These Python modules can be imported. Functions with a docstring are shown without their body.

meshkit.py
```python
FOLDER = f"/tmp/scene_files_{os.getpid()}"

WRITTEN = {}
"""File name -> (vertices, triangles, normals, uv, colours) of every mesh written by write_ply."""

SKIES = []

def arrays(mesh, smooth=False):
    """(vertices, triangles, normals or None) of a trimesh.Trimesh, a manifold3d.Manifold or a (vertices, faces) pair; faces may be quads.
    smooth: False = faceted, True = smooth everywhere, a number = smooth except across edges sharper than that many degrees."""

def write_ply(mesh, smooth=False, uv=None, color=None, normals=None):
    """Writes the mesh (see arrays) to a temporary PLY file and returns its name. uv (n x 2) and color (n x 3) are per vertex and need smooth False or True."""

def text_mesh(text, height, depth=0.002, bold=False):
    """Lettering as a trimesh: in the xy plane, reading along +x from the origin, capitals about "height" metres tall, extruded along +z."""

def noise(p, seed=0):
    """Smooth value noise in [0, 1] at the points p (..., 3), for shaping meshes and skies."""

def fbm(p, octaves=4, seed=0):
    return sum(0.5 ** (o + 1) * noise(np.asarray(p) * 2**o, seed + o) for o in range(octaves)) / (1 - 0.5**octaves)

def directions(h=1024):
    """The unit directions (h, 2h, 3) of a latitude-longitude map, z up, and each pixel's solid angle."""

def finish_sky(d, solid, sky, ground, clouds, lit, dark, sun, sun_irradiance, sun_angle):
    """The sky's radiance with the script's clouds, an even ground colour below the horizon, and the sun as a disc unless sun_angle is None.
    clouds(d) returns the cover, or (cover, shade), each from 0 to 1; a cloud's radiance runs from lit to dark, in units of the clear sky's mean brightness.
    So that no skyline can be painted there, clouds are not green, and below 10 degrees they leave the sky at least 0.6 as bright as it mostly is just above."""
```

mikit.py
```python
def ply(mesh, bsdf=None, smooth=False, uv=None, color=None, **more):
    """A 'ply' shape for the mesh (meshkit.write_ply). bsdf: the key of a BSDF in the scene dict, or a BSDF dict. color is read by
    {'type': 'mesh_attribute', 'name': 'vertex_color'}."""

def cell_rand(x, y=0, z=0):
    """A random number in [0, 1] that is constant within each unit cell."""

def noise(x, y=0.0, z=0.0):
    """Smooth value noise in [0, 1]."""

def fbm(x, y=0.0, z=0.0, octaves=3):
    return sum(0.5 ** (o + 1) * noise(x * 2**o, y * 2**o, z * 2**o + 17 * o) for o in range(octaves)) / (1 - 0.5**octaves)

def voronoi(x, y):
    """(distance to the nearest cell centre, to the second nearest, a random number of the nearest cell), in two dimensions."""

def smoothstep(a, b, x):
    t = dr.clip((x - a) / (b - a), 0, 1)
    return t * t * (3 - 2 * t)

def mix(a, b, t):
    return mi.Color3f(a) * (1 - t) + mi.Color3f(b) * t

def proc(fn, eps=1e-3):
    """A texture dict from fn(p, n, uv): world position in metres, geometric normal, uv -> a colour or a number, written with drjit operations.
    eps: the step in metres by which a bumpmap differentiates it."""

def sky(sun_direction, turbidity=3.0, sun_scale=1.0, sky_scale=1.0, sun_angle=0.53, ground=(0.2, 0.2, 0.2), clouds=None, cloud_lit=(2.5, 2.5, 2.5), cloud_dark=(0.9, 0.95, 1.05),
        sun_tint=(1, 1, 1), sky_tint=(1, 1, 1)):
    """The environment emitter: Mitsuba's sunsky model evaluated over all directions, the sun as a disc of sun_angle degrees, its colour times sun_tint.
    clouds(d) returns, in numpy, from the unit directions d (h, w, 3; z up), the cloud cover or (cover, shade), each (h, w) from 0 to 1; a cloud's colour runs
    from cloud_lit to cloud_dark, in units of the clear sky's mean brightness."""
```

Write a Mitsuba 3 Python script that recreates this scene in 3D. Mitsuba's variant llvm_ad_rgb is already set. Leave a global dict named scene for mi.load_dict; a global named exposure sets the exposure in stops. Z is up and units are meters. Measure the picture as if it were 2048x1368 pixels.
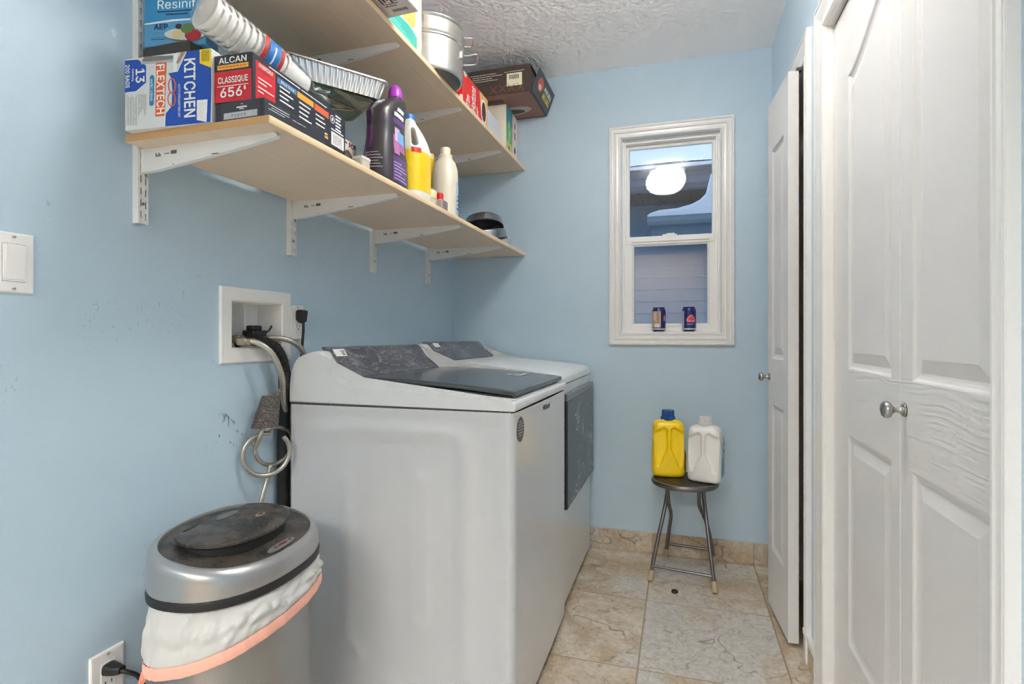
import math, random
import numpy as np, trimesh, mitsuba as mi, drjit as dr
import shapely.geometry as sg
from shapely import affinity
from shapely.ops import unary_union
import manifold3d as m3
import mikit, meshkit
from mikit import proc, noise, fbm, voronoi, smoothstep, mix, cell_rand

random.seed(7); RNG = np.random.default_rng(7)
T = mi.ScalarTransform4f
scene, labels = {}, {}

# ------------------------------------------------------------------ camera
F_PX, YAW, HORIZON = 1102.34, math.radians(16.954), 673.3
CAM = np.array([1.2026, 0.0, 1.078])
_fwd = np.array([-math.sin(YAW), math.cos(YAW), 0.0])
scene['camera'] = {'type': 'perspective', 'fov': math.degrees(2 * math.atan(1024 / F_PX)), 'fov_axis': 'x', 'near_clip': 0.02, 'far_clip': 200.0,
                   'principal_point_offset_x': 0.0, 'principal_point_offset_y': (684 - HORIZON) / 1368,
                   'to_world': T().look_at(origin=CAM.tolist(), target=(CAM + _fwd).tolist(), up=[0, 0, 1])}
# ------------------------------------------------------------------ sky, lamps, exposure
scene['sky'] = mikit.sky([0.3, 0.9, 0.12], turbidity=3.0, sun_scale=0.0, sky_scale=4.2, sky_tint=(0.52, 1.0, 1.5), ground=(0.5, 0.52, 0.58),
                         clouds=lambda d: 0.45 + 0.3 * meshkit.fbm(d * 3.0, 3), cloud_lit=(1.1, 1.2, 1.45), cloud_dark=(0.7, 0.8, 1.0))
LAMP = (10.6, 10.2, 9.8)
UNSEEN_PANEL = (7.5, 7.3, 7.1)  # unseen panel behind the camera, set to lift the shaded surfaces
exposure = 2.02

# ------------------------------------------------------------------ materials
def s2l(r, g, b):
    return [float(((c / 255 + 0.055) / 1.055) ** 2.4 if c > 10 else c / 255 / 12.92) for c in (r, g, b)]

def rgb(c):
    return {'type': 'rgb', 'value': [float(x) for x in c]}

def pr(name, color, rough=0.5, two=True, **kw):
    b = {'type': 'principled', 'base_color': color if isinstance(color, dict) else rgb(color), 'roughness': rough, **kw}
    if two: b = {'type': 'twosided', 'bsdf': b}
    scene['mat_' + name] = b
    return 'mat_' + name

_cols = {}
def C(r, g, b, rough=0.45, metal=0.0, spec=0.5):
    k = f'col_{r}_{g}_{b}_{int(rough*100)}_{int(metal*100)}'
    if k not in _cols:
        _cols[k] = pr(k, s2l(r, g, b), rough, metallic=metal, specular=spec)
    return _cols[k]

def bump(name, inner, fn, scale, eps=1e-3):
    scene['mat_' + name] = {'type': 'twosided', 'bsdf': {'type': 'bumpmap', 'arbitrary': proc(fn, eps), 'scale': scale, 'bsdf': inner}}
    return 'mat_' + name

def princ(color, rough, **kw):
    return {'type': 'principled', 'base_color': color if isinstance(color, dict) else rgb(color), 'roughness': rough, **kw}

def spot(p, y, z, ry, rz):
    return dr.sqrt(dr.square((p.y - y) / ry) + dr.square((p.z - z) / rz))

WALL = (0.465, 0.590, 0.680)
def wall_col(p, n, uv):
    c = mi.Color3f(*WALL) * (0.985 + 0.03 * fbm(p.x * 5 + 3, p.y * 5, p.z * 5, 2))
    left = dr.select(p.x < 0.01, 1.0, 0.0)
    # black scuffs behind the hoses, small nicks, one paint repair
    k = noise(p.y * 160, p.z * 60, 1) * noise(p.y * 60 + p.z * 90, p.z * 30, 5)
    sc = smoothstep(1.0, 0.2, spot(p, 1.255, 0.853, 0.07, 0.03)) * smoothstep(0.34, 0.46, k)
    sc = dr.maximum(sc, smoothstep(1.0, 0.3, spot(p, 1.23, 0.80, 0.09, 0.05)) * smoothstep(0.50, 0.56, k) * 0.8)
    nick = smoothstep(0.70, 0.74, noise(p.y * 9 + 3, p.z * 9, 2)) * smoothstep(0.86, 0.92, noise(p.y * 230, p.z * 170, 8)) * 0.25
    nick = nick * smoothstep(1.9, 1.55, p.z)
    c = mix(c, (0.10, 0.15, 0.22), dr.clip(sc * 0.9 + nick, 0, 1) * left)
    pat = smoothstep(1.0, 0.7, spot(p, 0.912, 1.752, 0.008, 0.012) + 1.2 * (noise(p.y * 150, p.z * 150, 4) - 0.5))
    return mix(c, (0.72, 0.76, 0.80), pat * left * 0.6)

pr('wall', proc(wall_col), 0.42, specular=0.4)
bump('ceiling', princ((0.90, 0.90, 0.90), 0.8), lambda p, n, uv: fbm(p.x * 75, p.y * 75, 0, 2), 0.012, 2e-3)
TRIM = pr('trim', (0.74, 0.73, 0.71), 0.28, specular=0.5)
def door_grain(p, n, uv):
    rail = smoothstep(0.805, 0.812, p.z) * smoothstep(1.0, 0.993, p.z)
    v = noise(p.y * 330 + 3 * noise(p.z * 7, p.y * 9, 3), p.z * 9, 1) * (1 - rail)
    h = noise(p.y * 7, p.z * 260 + 5 * noise(p.y * 8, p.z * 5, 7), 2) * rail
    return v * 0.5 + h
bump('door', princ((0.665, 0.65, 0.635), 0.33, specular=0.45), door_grain, 0.0011, 1.2e-3)
DARK = pr('dark', (0.012, 0.012, 0.012), 0.6)

def marble(p, n, uv):
    tx, ty = dr.floor((p.x - 0.1427) / 0.4643), dr.floor((p.y + 0.6285) / 0.4915)
    o = cell_rand(tx, ty, 3) * 30
    x, y = p.x + o, p.y + p.z * 0.8 + o * 1.7
    w = fbm(x * 6, y * 6, 0, 3)
    base = mix(s2l(176, 156, 130), s2l(196, 184, 166), smoothstep(0.25, 0.75, fbm(x * 9 + w * 3, y * 9, 2, 3)))
    grey = mix(base, s2l(190, 184, 176), smoothstep(0.45, 0.75, fbm(x * 3.2, y * 3.2, 7, 2) + 0.35 * (cell_rand(tx, ty, 9) - 0.5)))
    v1 = dr.abs(fbm(x * 8 + 1.5 * w, y * 11 + 1.5 * w, 4, 3) - 0.5)
    v2 = dr.abs(fbm(x * 26 + 2 * w, y * 32, 9, 3) - 0.5)
    v3 = dr.abs(fbm(x * 3.3 + 2.2 * w, y * 4.4 - w, 12, 2) - 0.47)
    vein = dr.clip(0.9 * smoothstep(0.007, 0.0, v3) + 0.6 * smoothstep(0.011, 0.0, v1) * smoothstep(0.35, 0.6, w) + 0.5 * smoothstep(0.035, 0.0, v2), 0, 1)
    c = mix(grey, s2l(120, 98, 76), vein * 0.75)
    return c * (0.84 + 0.20 * noise(x * 90, y * 90, 1))
pr('tile', proc(marble), 0.30, specular=0.45)
pr('grout', s2l(142, 126, 108), 0.8)

def melamine(p, n, uv):
    g = noise(p.x * 220, p.y * 6, p.z) * 0.6 + noise(p.x * 70, p.y * 3, 4) * 0.4
    under = mix(s2l(207, 186, 162), s2l(216, 196, 172), g)
    speck = 0.93 + 0.12 * noise(p.x * 400, p.y * 400, p.z * 400)
    return dr.select(n.y < -0.6, mi.Color3f(*s2l(196, 152, 100)) * speck, under)
pr('shelf', proc(melamine), 0.45)
pr('band', proc(lambda p, n, uv: mix(s2l(232, 200, 158), s2l(240, 212, 174), noise(p.y * 10, p.z * 300, 1))), 0.4)
RAIL = C(222, 222, 220, 0.35)
WHITE = C(232, 230, 226, 0.35)
ENAMEL = pr('enamel', (0.50, 0.505, 0.51), 0.20, specular=0.4, clearcoat=0.25, clearcoat_gloss=0.95)
ENAMEL_TOP = pr('enamel_top', (0.58, 0.585, 0.585), 0.22, specular=0.5)
GLOSSBLACK = pr('gloss_black', (0.012, 0.013, 0.014), 0.10, specular=0.5)
LID = pr('lid', (0.035, 0.04, 0.042), 0.16, specular=0.6)
def film(p, n, uv):
    q = fbm(p.y * 14, p.x * 22 + p.z * 22, 3, 2)
    r = dr.abs(fbm(p.y * 26 + 3 * q, (p.x - p.z) * 55 + 5 * q, 5, 3) - 0.5)
    s = dr.abs(noise(p.y * 40 + 8 * q, (p.x - p.z) * 120, 8) - 0.5)
    k = dr.clip(smoothstep(0.04, 0.0, r) * 0.55 + smoothstep(0.05, 0.0, s) * 0.30 * smoothstep(0.4, 0.6, q), 0, 1)
    return mix((0.045, 0.045, 0.054), (0.40, 0.40, 0.44), dr.clip(k * 0.85 + 0.12 * q, 0, 1))
pr('film', proc(film), 0.24, specular=0.5)
def film2(p, n, uv):
    q = fbm(p.y * 6, p.z * 8, 3, 2)
    r = dr.abs(fbm(p.y * 9 + 3 * q, p.z * 13 + 3 * q, 5, 3) - 0.5)
    k = smoothstep(0.016, 0.0, r) * smoothstep(0.47, 0.62, q)
    return mix((0.030, 0.033, 0.034), (0.55, 0.56, 0.56), k)
pr('film_door', proc(film2), 0.22, specular=0.25)
STEEL = pr('steel', (0.72, 0.69, 0.64), 0.24, metallic=1.0)
pr('brushed', (0.38, 0.375, 0.37), 0.34, metallic=0.9)
SILVER = pr('silver_plastic', (0.40, 0.40, 0.40), 0.30, metallic=0.75)
def braid(p, n, uv):
    return mix((0.30, 0.27, 0.22), (0.66, 0.62, 0.54), noise(p.x * 700, p.y * 700, p.z * 700))
pr('braid', proc(braid), 0.35, metallic=0.85)
def rusty(p, n, uv):
    d = fbm(p.x * 25, p.y * 25, 1, 3)
    c = mix((0.022, 0.021, 0.020), (0.052, 0.043, 0.035), smoothstep(0.42, 0.72, d))
    return mix(c, (0.16, 0.15, 0.14), smoothstep(0.76, 0.84, noise(p.x * 240, p.y * 240, 3)) * 0.2)
pr('bin_lid', proc(rusty), 0.38)
CHROME = pr('knob', (0.45, 0.45, 0.44), 0.22, metallic=1.0)
TUBE = pr('stool_tube', (0.19, 0.185, 0.18), 0.35, metallic=0.85)
BLACK = C(26, 26, 27, 0.5)
RUBBER = C(34, 34, 35, 0.7)
def foamcol(p, n, uv):
    return mix((0.035, 0.03, 0.026), (0.22, 0.19, 0.16), smoothstep(0.45, 0.9, noise(p.x * 600, p.y * 600, p.z * 600)))
pr('foam', proc(foamcol), 0.75)
scene['mat_bag'] = {'type': 'principledthin', 'base_color': rgb((0.82, 0.81, 0.78)), 'roughness': 0.35, 'diff_trans': 0.7, 'spec_trans': 0.0}
scene['mat_clear'] = {'type': 'thindielectric', 'int_ior': 1.36}
scene['mat_wrap'] = {'type': 'blendbsdf', 'weight': 0.03, 'a': {'type': 'thindielectric', 'int_ior': 1.35}, 'b': {'type': 'twosided', 'bsdf': {'type': 'principled', 'base_color': rgb((0.75, 0.82, 0.9)), 'roughness': 0.3}}}
FOAMCUP = C(238, 234, 228, 0.5)
def foil_bottom(p, n, uv):  # reflected green, brown and tan painted into the foil colour
    w = fbm(p.x * 7, p.y * 7, p.z * 7, 2)
    c = mix((0.10, 0.10, 0.045), (0.05, 0.09, 0.035), smoothstep(0.4, 0.6, w))
    return mix(c, (0.30, 0.24, 0.14), smoothstep(0.62, 0.75, noise(p.y * 14 + 3 * w, p.x * 30, 3)))
FOIL = pr('foil', (0.80, 0.80, 0.81), 0.22, metallic=1.0)

# ------------------------------------------------------------------ mesh helpers
def cat(*ms): return trimesh.util.concatenate([m for m in ms if m is not None])

def cbox(lo, hi, c=0.002):
    lo, hi = np.array(lo, float), np.array(hi, float)
    c = min(c, 0.45 * float((hi - lo).min()))
    pts = []
    for a in range(3):
        for s in np.ndindex(2, 2, 2):
            p = np.where(np.array(s) == 0, lo, hi).astype(float)
            for b in range(3):
                if b != a: p[b] += c if s[b] == 0 else -c
            pts.append(p)
    return trimesh.convex.convex_hull(np.array(pts))

def plainbox(lo, hi):
    lo, hi = np.array(lo, float), np.array(hi, float)
    m = trimesh.creation.box(hi - lo); m.apply_translation((lo + hi) / 2); return m

def spline(pts, n=12):
    p = np.asarray(pts, float)
    p = np.vstack([2 * p[0] - p[1], p, 2 * p[-1] - p[-2]])
    out = []
    for i in range(1, len(p) - 2):
        t = np.linspace(0, 1, n, endpoint=False)[:, None]
        a, b, c, d = p[i - 1], p[i], p[i + 1], p[i + 2]
        out.append(0.5 * (2 * b + (c - a) * t + (2 * a - 5 * b + 4 * c - d) * t ** 2 + (3 * b - a - 3 * c + d) * t ** 3))
    return np.vstack(out + [p[-2][None]])

def loft(rings, closed=True, caps=True):
    rings = [np.asarray(r, float) for r in rings]
    k, n = len(rings), len(rings[0])
    v = np.vstack(rings); f = []
    m = n if closed else n - 1
    for i in range(k - 1):
        a = i * n + np.arange(m); b = i * n + (np.arange(m) + 1) % n
        f.append(np.stack([a, b, b + n], 1)); f.append(np.stack([a, b + n, a + n], 1))
    f = np.vstack(f)
    if caps and closed:
        c0, c1 = len(v), len(v) + 1
        v = np.vstack([v, rings[0].mean(0), rings[-1].mean(0)])
        i = np.arange(n); j = (i + 1) % n
        f = np.vstack([f, np.stack([j, i, np.full(n, c0)], 1), np.stack([(k - 1) * n + i, (k - 1) * n + j, np.full(n, c1)], 1)])
    m_ = trimesh.Trimesh(v, f, process=False)
    if caps and closed and m_.volume < 0: m_.invert()
    return m_

def tube(pts, r, sides=12, n=10, smooth=True, closed=False):
    p = spline(pts, n) if smooth else np.asarray(pts, float)
    r = np.broadcast_to(np.asarray(r(np.linspace(0, 1, len(p))) if callable(r) else r, float), (len(p),))
    t = np.gradient(p, axis=0); t /= np.linalg.norm(t, axis=1, keepdims=True) + 1e-12
    a = np.cross(t[0], [0, 0, 1.0] if abs(t[0][2]) < 0.9 else [1.0, 0, 0]); a /= np.linalg.norm(a)
    rings, ang = [], np.arange(sides) * 2 * np.pi / sides
    for i in range(len(p)):
        a = a - t[i] * (a @ t[i]); a /= np.linalg.norm(a); b = np.cross(t[i], a)
        rings.append(p[i] + r[i] * (np.cos(ang)[:, None] * a + np.sin(ang)[:, None] * b))
    return loft(rings)

def lathe(profile, center=(0, 0, 0), axis=(0, 0, 1), n=40):
    """profile: (radius, height) pairs along the axis"""
    ax = np.array(axis, float); ax /= np.linalg.norm(ax)
    a = np.cross(ax, [0, 0, 1.0] if abs(ax[2]) < 0.9 else [0, 1.0, 0]); a /= np.linalg.norm(a); b = np.cross(ax, a)
    ang = np.arange(n) * 2 * np.pi / n
    d = np.cos(ang)[:, None] * a + np.sin(ang)[:, None] * b
    return loft([np.array(center) + ax * h + max(r, 1e-5) * d for r, h in profile])

def super_ring(a, b, n, cx, cy, z, rot=0.0, k=48):
    t = np.arange(k) * 2 * np.pi / k
    c, s = np.cos(t), np.sin(t)
    x = a * np.sign(c) * np.abs(c) ** (2 / n); y = b * np.sign(s) * np.abs(s) ** (2 / n)
    X, Y = cx + x * math.cos(rot) - y * math.sin(rot), cy + x * math.sin(rot) + y * math.cos(rot)
    Z = z(X, Y) if callable(z) else np.full(k, float(z))
    return np.stack([X, Y, Z], 1)

def bottle(secs, cx, cy, z0, rot=0.0, n=3.0, k=40):
    """secs: (height, half_x, half_y[, dx, dy])"""
    rings = []
    for s in secs:
        h, a, b = s[:3]; dx, dy = (s[3], s[4]) if len(s) > 3 else (0, 0)
        e = s[5] if len(s) > 5 else n
        rings.append(super_ring(a, b, e, cx + dx * math.cos(rot) - dy * math.sin(rot), cy + dx * math.sin(rot) + dy * math.cos(rot), z0 + h, rot, k))
    return loft(rings)

class Fr:
    """a flat frame: u and v lie in a surface, n = u x v leaves it"""
    def __init__(s, o, u, v):
        s.o, s.u, s.v = np.array(o, float), np.array(u, float), np.array(v, float)
        s.u /= np.linalg.norm(s.u); s.v = s.v - s.u * (s.v @ s.u); s.v /= np.linalg.norm(s.v); s.n = np.cross(s.u, s.v)
    def pt(s, u, v, n=0.0): return s.o + u * s.u + v * s.v + n * s.n
    def __call__(s, mesh):
        m = mesh.copy(); q = np.asarray(m.vertices)
        m.vertices = s.o + q[:, :1] * s.u + q[:, 1:2] * s.v + q[:, 2:3] * s.n
        return m

def ext(poly, h, z=0.0):
    ms = []
    for g in getattr(poly, 'geoms', [poly]):
        if g.is_empty or g.geom_type != 'Polygon': continue
        m = trimesh.creation.extrude_polygon(g, h, engine='earcut'); m.apply_translation([0, 0, z]); ms.append(m)
    return cat(*ms)

def text(s, h, w=None, bold=True, rot=0, at=(0, 0), depth=0.0004, center=False):
    m = meshkit.text_mesh(s, h, depth, bold)
    if w: m.apply_scale([w / m.extents[0], 1, 1])
    if center: m.apply_translation([-m.bounds[:, 0].mean(), 0, 0])
    if rot: m.apply_transform(trimesh.transformations.rotation_matrix(math.radians(rot), [0, 0, 1]))
    m.apply_translation([at[0], at[1], 0])
    return m

def offset_ring(p, d):
    """each corner of the closed outline p moved inwards by d (outline counter-clockwise)"""
    p = np.asarray(p, float); e0 = p - np.roll(p, 1, 0); e1 = np.roll(p, -1, 0) - p
    n0 = np.stack([-e0[:, 1], e0[:, 0]], 1); n1 = np.stack([-e1[:, 1], e1[:, 0]], 1)
    n0 /= np.linalg.norm(n0, axis=1, keepdims=True); n1 /= np.linalg.norm(n1, axis=1, keepdims=True)
    m = n0 + n1; m /= np.linalg.norm(m, axis=1, keepdims=True)
    return p + m * (d / np.maximum((m * n0).sum(1, keepdims=True), 0.35))

def ring_loft(p, profile, caps=False):
    """profile: (inset, height) pairs round the closed outline p, in a frame's u, v, n"""
    rs = []
    for d, h in profile:
        q = offset_ring(p, d); rs.append(np.column_stack([q, np.full(len(q), h)]))
    return loft(rs, caps=caps)

def rect(x0, y0, x1, y1): return [(x0, y0), (x1, y0), (x1, y1), (x0, y1)]
R4 = lambda x0, y0, x1, y1: sg.box(x0, y0, x1, y1)

# ------------------------------------------------------------------ scene helpers
def key(base):
    if not any(k == base or k.startswith(base + '__') for k in scene) and base not in labels: return base
    i = 1
    while True:
        k = f'{base}_{i:03d}'
        if not any(q == k or q.startswith(k + '__') for q in scene) and k not in labels: return k
        i += 1

def thing(name, label, cat_, group=None):
    k = key(name); labels[k] = {'label': label, 'category': cat_}
    if group: labels[k]['group'] = group
    return k

def put(name, mesh, mat, parent=None, smooth=False, label=None, **more):
    k = key(f'{parent}__{name}' if parent else name)
    scene[k] = mikit.ply(mesh, mat, smooth=smooth, **more)
    if label: labels[k] = {'label': label}
    return k

def solo(name, mesh, mat, label, cat_, group=None, smooth=False):
    k = put(name, mesh, mat, None, smooth)
    labels[k] = {'label': label, 'category': cat_}
    if group: labels[k]['group'] = group
    return k

def struct(name, mesh=None, mat=None, smooth=False, label=None):
    labels[name] = {'kind': 'structure'}
    if label: labels[name]['label'] = label
    if mesh is not None: scene[name] = mikit.ply(mesh, mat, smooth=smooth)
    return name

def prints(fr, parent, items, name='print', lift=0.0003):
    """flat print on a face: items are (part name, colour, geometry, layer); geometry a polygon, meshes, or a list of both"""
    for nm, col, geo, lay in items:
        if 'lettering' in nm and isinstance(geo, (list, tuple)) and sum(isinstance(g, trimesh.Trimesh) for g in geo) and len(geo) > 1:   # each word an entry of its own
            rest = [g for g in geo if not isinstance(g, trimesh.Trimesh)]
            prints(fr, parent, [(nm, col, [g], lay) for g in geo if isinstance(g, trimesh.Trimesh)] + ([(nm + '_lines', col, rest, lay)] if rest else []), name, lift)
            continue
        ms = []
        for g in (geo if isinstance(geo, (list, tuple)) else [geo]):
            if isinstance(g, trimesh.Trimesh):
                q = g.copy(); q.apply_translation([0, 0, lay * lift]); ms.append(q)
            else: ms.append(ext(g, lift, (lay - 1) * lift))
        put(nm, fr(cat(*ms)), col, parent)

def lines(u0, v0, w, n, gap, t=0.0012, seed=0):
    r = random.Random(seed)
    return [R4(u0, v0 - i * gap, u0 + w * (0.6 + 0.4 * r.random()), v0 - i * gap + t) for i in range(n)]

def carton(name, label, cat_, fr, w, h, d, mat, group=None, c=0.0012):
    """a box whose front face is the frame's rectangle 0..w, 0..h, going back d"""
    k = thing(name, label, cat_, group)
    put('body', fr(cbox((0, 0, -d), (w, h, 0), c)), mat, k)
    return k

X, Y, Z = np.array([1., 0, 0]), np.array([0, 1., 0]), np.array([0, 0, 1.])
D = 2.835          # back wall
W = 1.615          # right wall
H = 2.44           # ceiling
YF = -1.0          # wall behind the camera

# ================================================================== THE ROOM
# floor: grout bed with tiles
fl = struct('floor', None, label='floor of large beige marbled stone tiles with thin brown grout')
put('grout', plainbox((-0.02, YF, -0.03), (W + 0.7, D, -0.0006)), 'mat_grout', fl)
xs = [-0.0, 0.1427, 0.607, 1.0713, 1.5356, W + 0.02]
ys = [YF] + [y for y in np.arange(-0.6285, D, 0.4915)] + [D]
for i in range(len(xs) - 1):
    for j in range(len(ys) - 1):
        if ys[j + 1] - ys[j] < 0.006: continue
        put('tile', cbox((xs[i] + 0.002, ys[j] + 0.002, -0.02), (xs[i + 1] - 0.002, ys[j + 1] - 0.002, 0.0), 0.0012), 'mat_tile', fl)
struct('ceiling', plainbox((-0.1, YF - 0.1, H), (W + 0.75, D + 0.1, H + 0.05)), 'mat_ceiling', label='white ceiling with a stippled texture')

# left wall with the recess of the washer outlet box
BOX = (1.243, 1.045, 1.447, 1.180)
frL = Fr((0, 0, 0), Y, Z)
w = R4(YF - 0.1, -0.03, D + 0.1, H).difference(R4(*BOX))
struct('wall_left', frL(ext(w, 0.12, -0.12)), 'mat_wall', label='light blue painted wall behind the shelves, scuffed behind the hoses')
# back wall with the window hole
WX0, WX1, WZ0, WZ1 = 0.921, 1.387, 1.099, 2.077
frB = Fr((0, D, 0), X, Z)
w = R4(0, -0.03, W + 0.75, H).difference(R4(WX0, WZ0, WX1, WZ1))
struct('wall_back', frB(ext(w, 0.16, -0.16)), 'mat_wall', label='light blue painted wall with the window')
# right wall with two closet openings
O1 = (0.905, 1.825, 1.995)      # y0, y1, top
O2 = (2.085, 2.70, 2.012)
frR = Fr((W, 0, 0), -Y, Z)
w = R4(-D, -0.03, -YF, H)
for a, b, t in (O1, O2): w = w.difference(R4(-b, -0.1, -a, t))
struct('wall_right', frR(ext(w, 0.115, -0.115)), 'mat_wall', label='light blue painted wall with two closets')
# closets behind the right wall
for i, (a, b) in enumerate(((O1[0] - 0.12, O1[1] + 0.1), (O2[0] - 0.05, O2[1] + 0.12))):
    x0, x1 = W + 0.12, W + 0.68
    m = cat(plainbox((x1, a, 0), (x1 + 0.02, b, H)), plainbox((x0 - 0.004, a - 0.02, 0), (x1, a, H)), plainbox((x0 - 0.004, b, 0), (x1, b + 0.02, H)))
    struct(f'wall_closet_{i+1}', m, C(190, 190, 188, 0.7))
# wall behind the camera; unseen doorway and hall placed to let light in
frF = Fr((0, YF, 0), -X, Z)
w = R4(-W, -0.03, 0, H).difference(R4(-1.50, -0.1, -0.12, 2.10))
struct('wall_front', frF(ext(w, 0.115, -0.115)), 'mat_wall')
hy0, hy1 = YF - 1.6, YF - 0.115
hall = cat(plainbox((-0.6, hy0 - 0.05, 0), (2.2, hy0, H)), plainbox((-0.65, hy0, 0), (-0.6, hy1, H)), plainbox((2.2, hy0, 0), (2.25, hy1, H)))
struct('wall_unseen_hall', hall, C(150, 142, 132, 0.7))  # out of view, built to carry the panel light into the room
struct('ceiling_unseen_hall', plainbox((-0.65, hy0, H), (2.25, hy1, H + 0.05)), C(226, 222, 214, 0.7))
struct('floor_unseen_hall', plainbox((-0.65, hy0, -0.03), (2.25, YF, -0.001)), C(170, 152, 130, 0.6))

# stone baseboards
bb = struct('baseboard_back', None, label='row of marbled stone tiles along the foot of the wall under the window')
for a, b in ((0.0, 0.6065), (0.608, 1.0705), (1.072, 1.5355), (1.537, W)):
    put('tile', cbox((a, D - 0.010, 0), (b, D, 0.102), 0.0015), 'mat_tile', bb)
bb = struct('baseboard_left', None)
for a in np.arange(YF, D - 0.02, 0.4915):
    put('tile', cbox((0, a + 0.001, 0), (0.010, min(a + 0.4905, D - 0.012), 0.102), 0.0015), 'mat_tile', bb)
bb = struct('baseboard_right', None)
put('tile', cbox((W - 0.012, 1.915, 0), (W, 2.072, 0.075), 0.0015), 'mat_tile', bb)
put('cap', cbox((W - 0.016, 1.915, 0.0752), (W, 2.072, 0.098), 0.003), TRIM, bb)
put('tile', cbox((W - 0.012, YF, 0), (W, 0.815, 0.102), 0.0015), 'mat_tile', bb)

# ---------------- window
wi = struct('window_1', None, label='white single-hung window with a moulded casing')
CAS = [(0.0, 0.0), (0.0, 0.017), (0.004, 0.019), (0.010, 0.019), (0.013, 0.015), (0.024, 0.0145), (0.027, 0.017), (0.032, 0.017), (0.036, 0.012), (0.047, 0.011), (0.050, 0.0135), (0.056, 0.0135), (0.060, 0.008), (0.062, 0.0)]
outer = (0.858, 1.037, 1.451, 2.137)
corners = [np.array(p) for p in rect(*outer)]
for i in range(4):   # four mitred lengths of casing
    a, b = i, (i + 1) % 4
    rs = []
    for d, h in CAS:
        q = offset_ring(corners, d); rs.append(np.array([[*q[a], h], [*q[b], h]]))
    m = loft(rs, closed=False, caps=False)
    put('casing', frB(m), TRIM, wi)
JD = 0.115           # depth of the reveal
def zframe(p, prof): return frB(ring_loft(rect(*p), prof))
put('jamb', zframe((WX0, WZ0, WX1, WZ1), [(-0.002, 0.002), (0.0, 0.002), (0.0, -JD), (0.004, -JD), (0.004, -0.002), (0, 0.002)][:3] + [(0.0, -JD)]), TRIM, wi)
put('frame', zframe((WX0, WZ0, WX1, WZ1), [(0.0, -0.030), (0.006, -0.030), (0.010, -0.034), (0.016, -0.034), (0.016, -0.075), (0.022, -0.075), (0.022, -0.10), (0.0, -0.10)]), WHITE, wi)
SX0, SX1 = 0.937, 1.371
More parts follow.
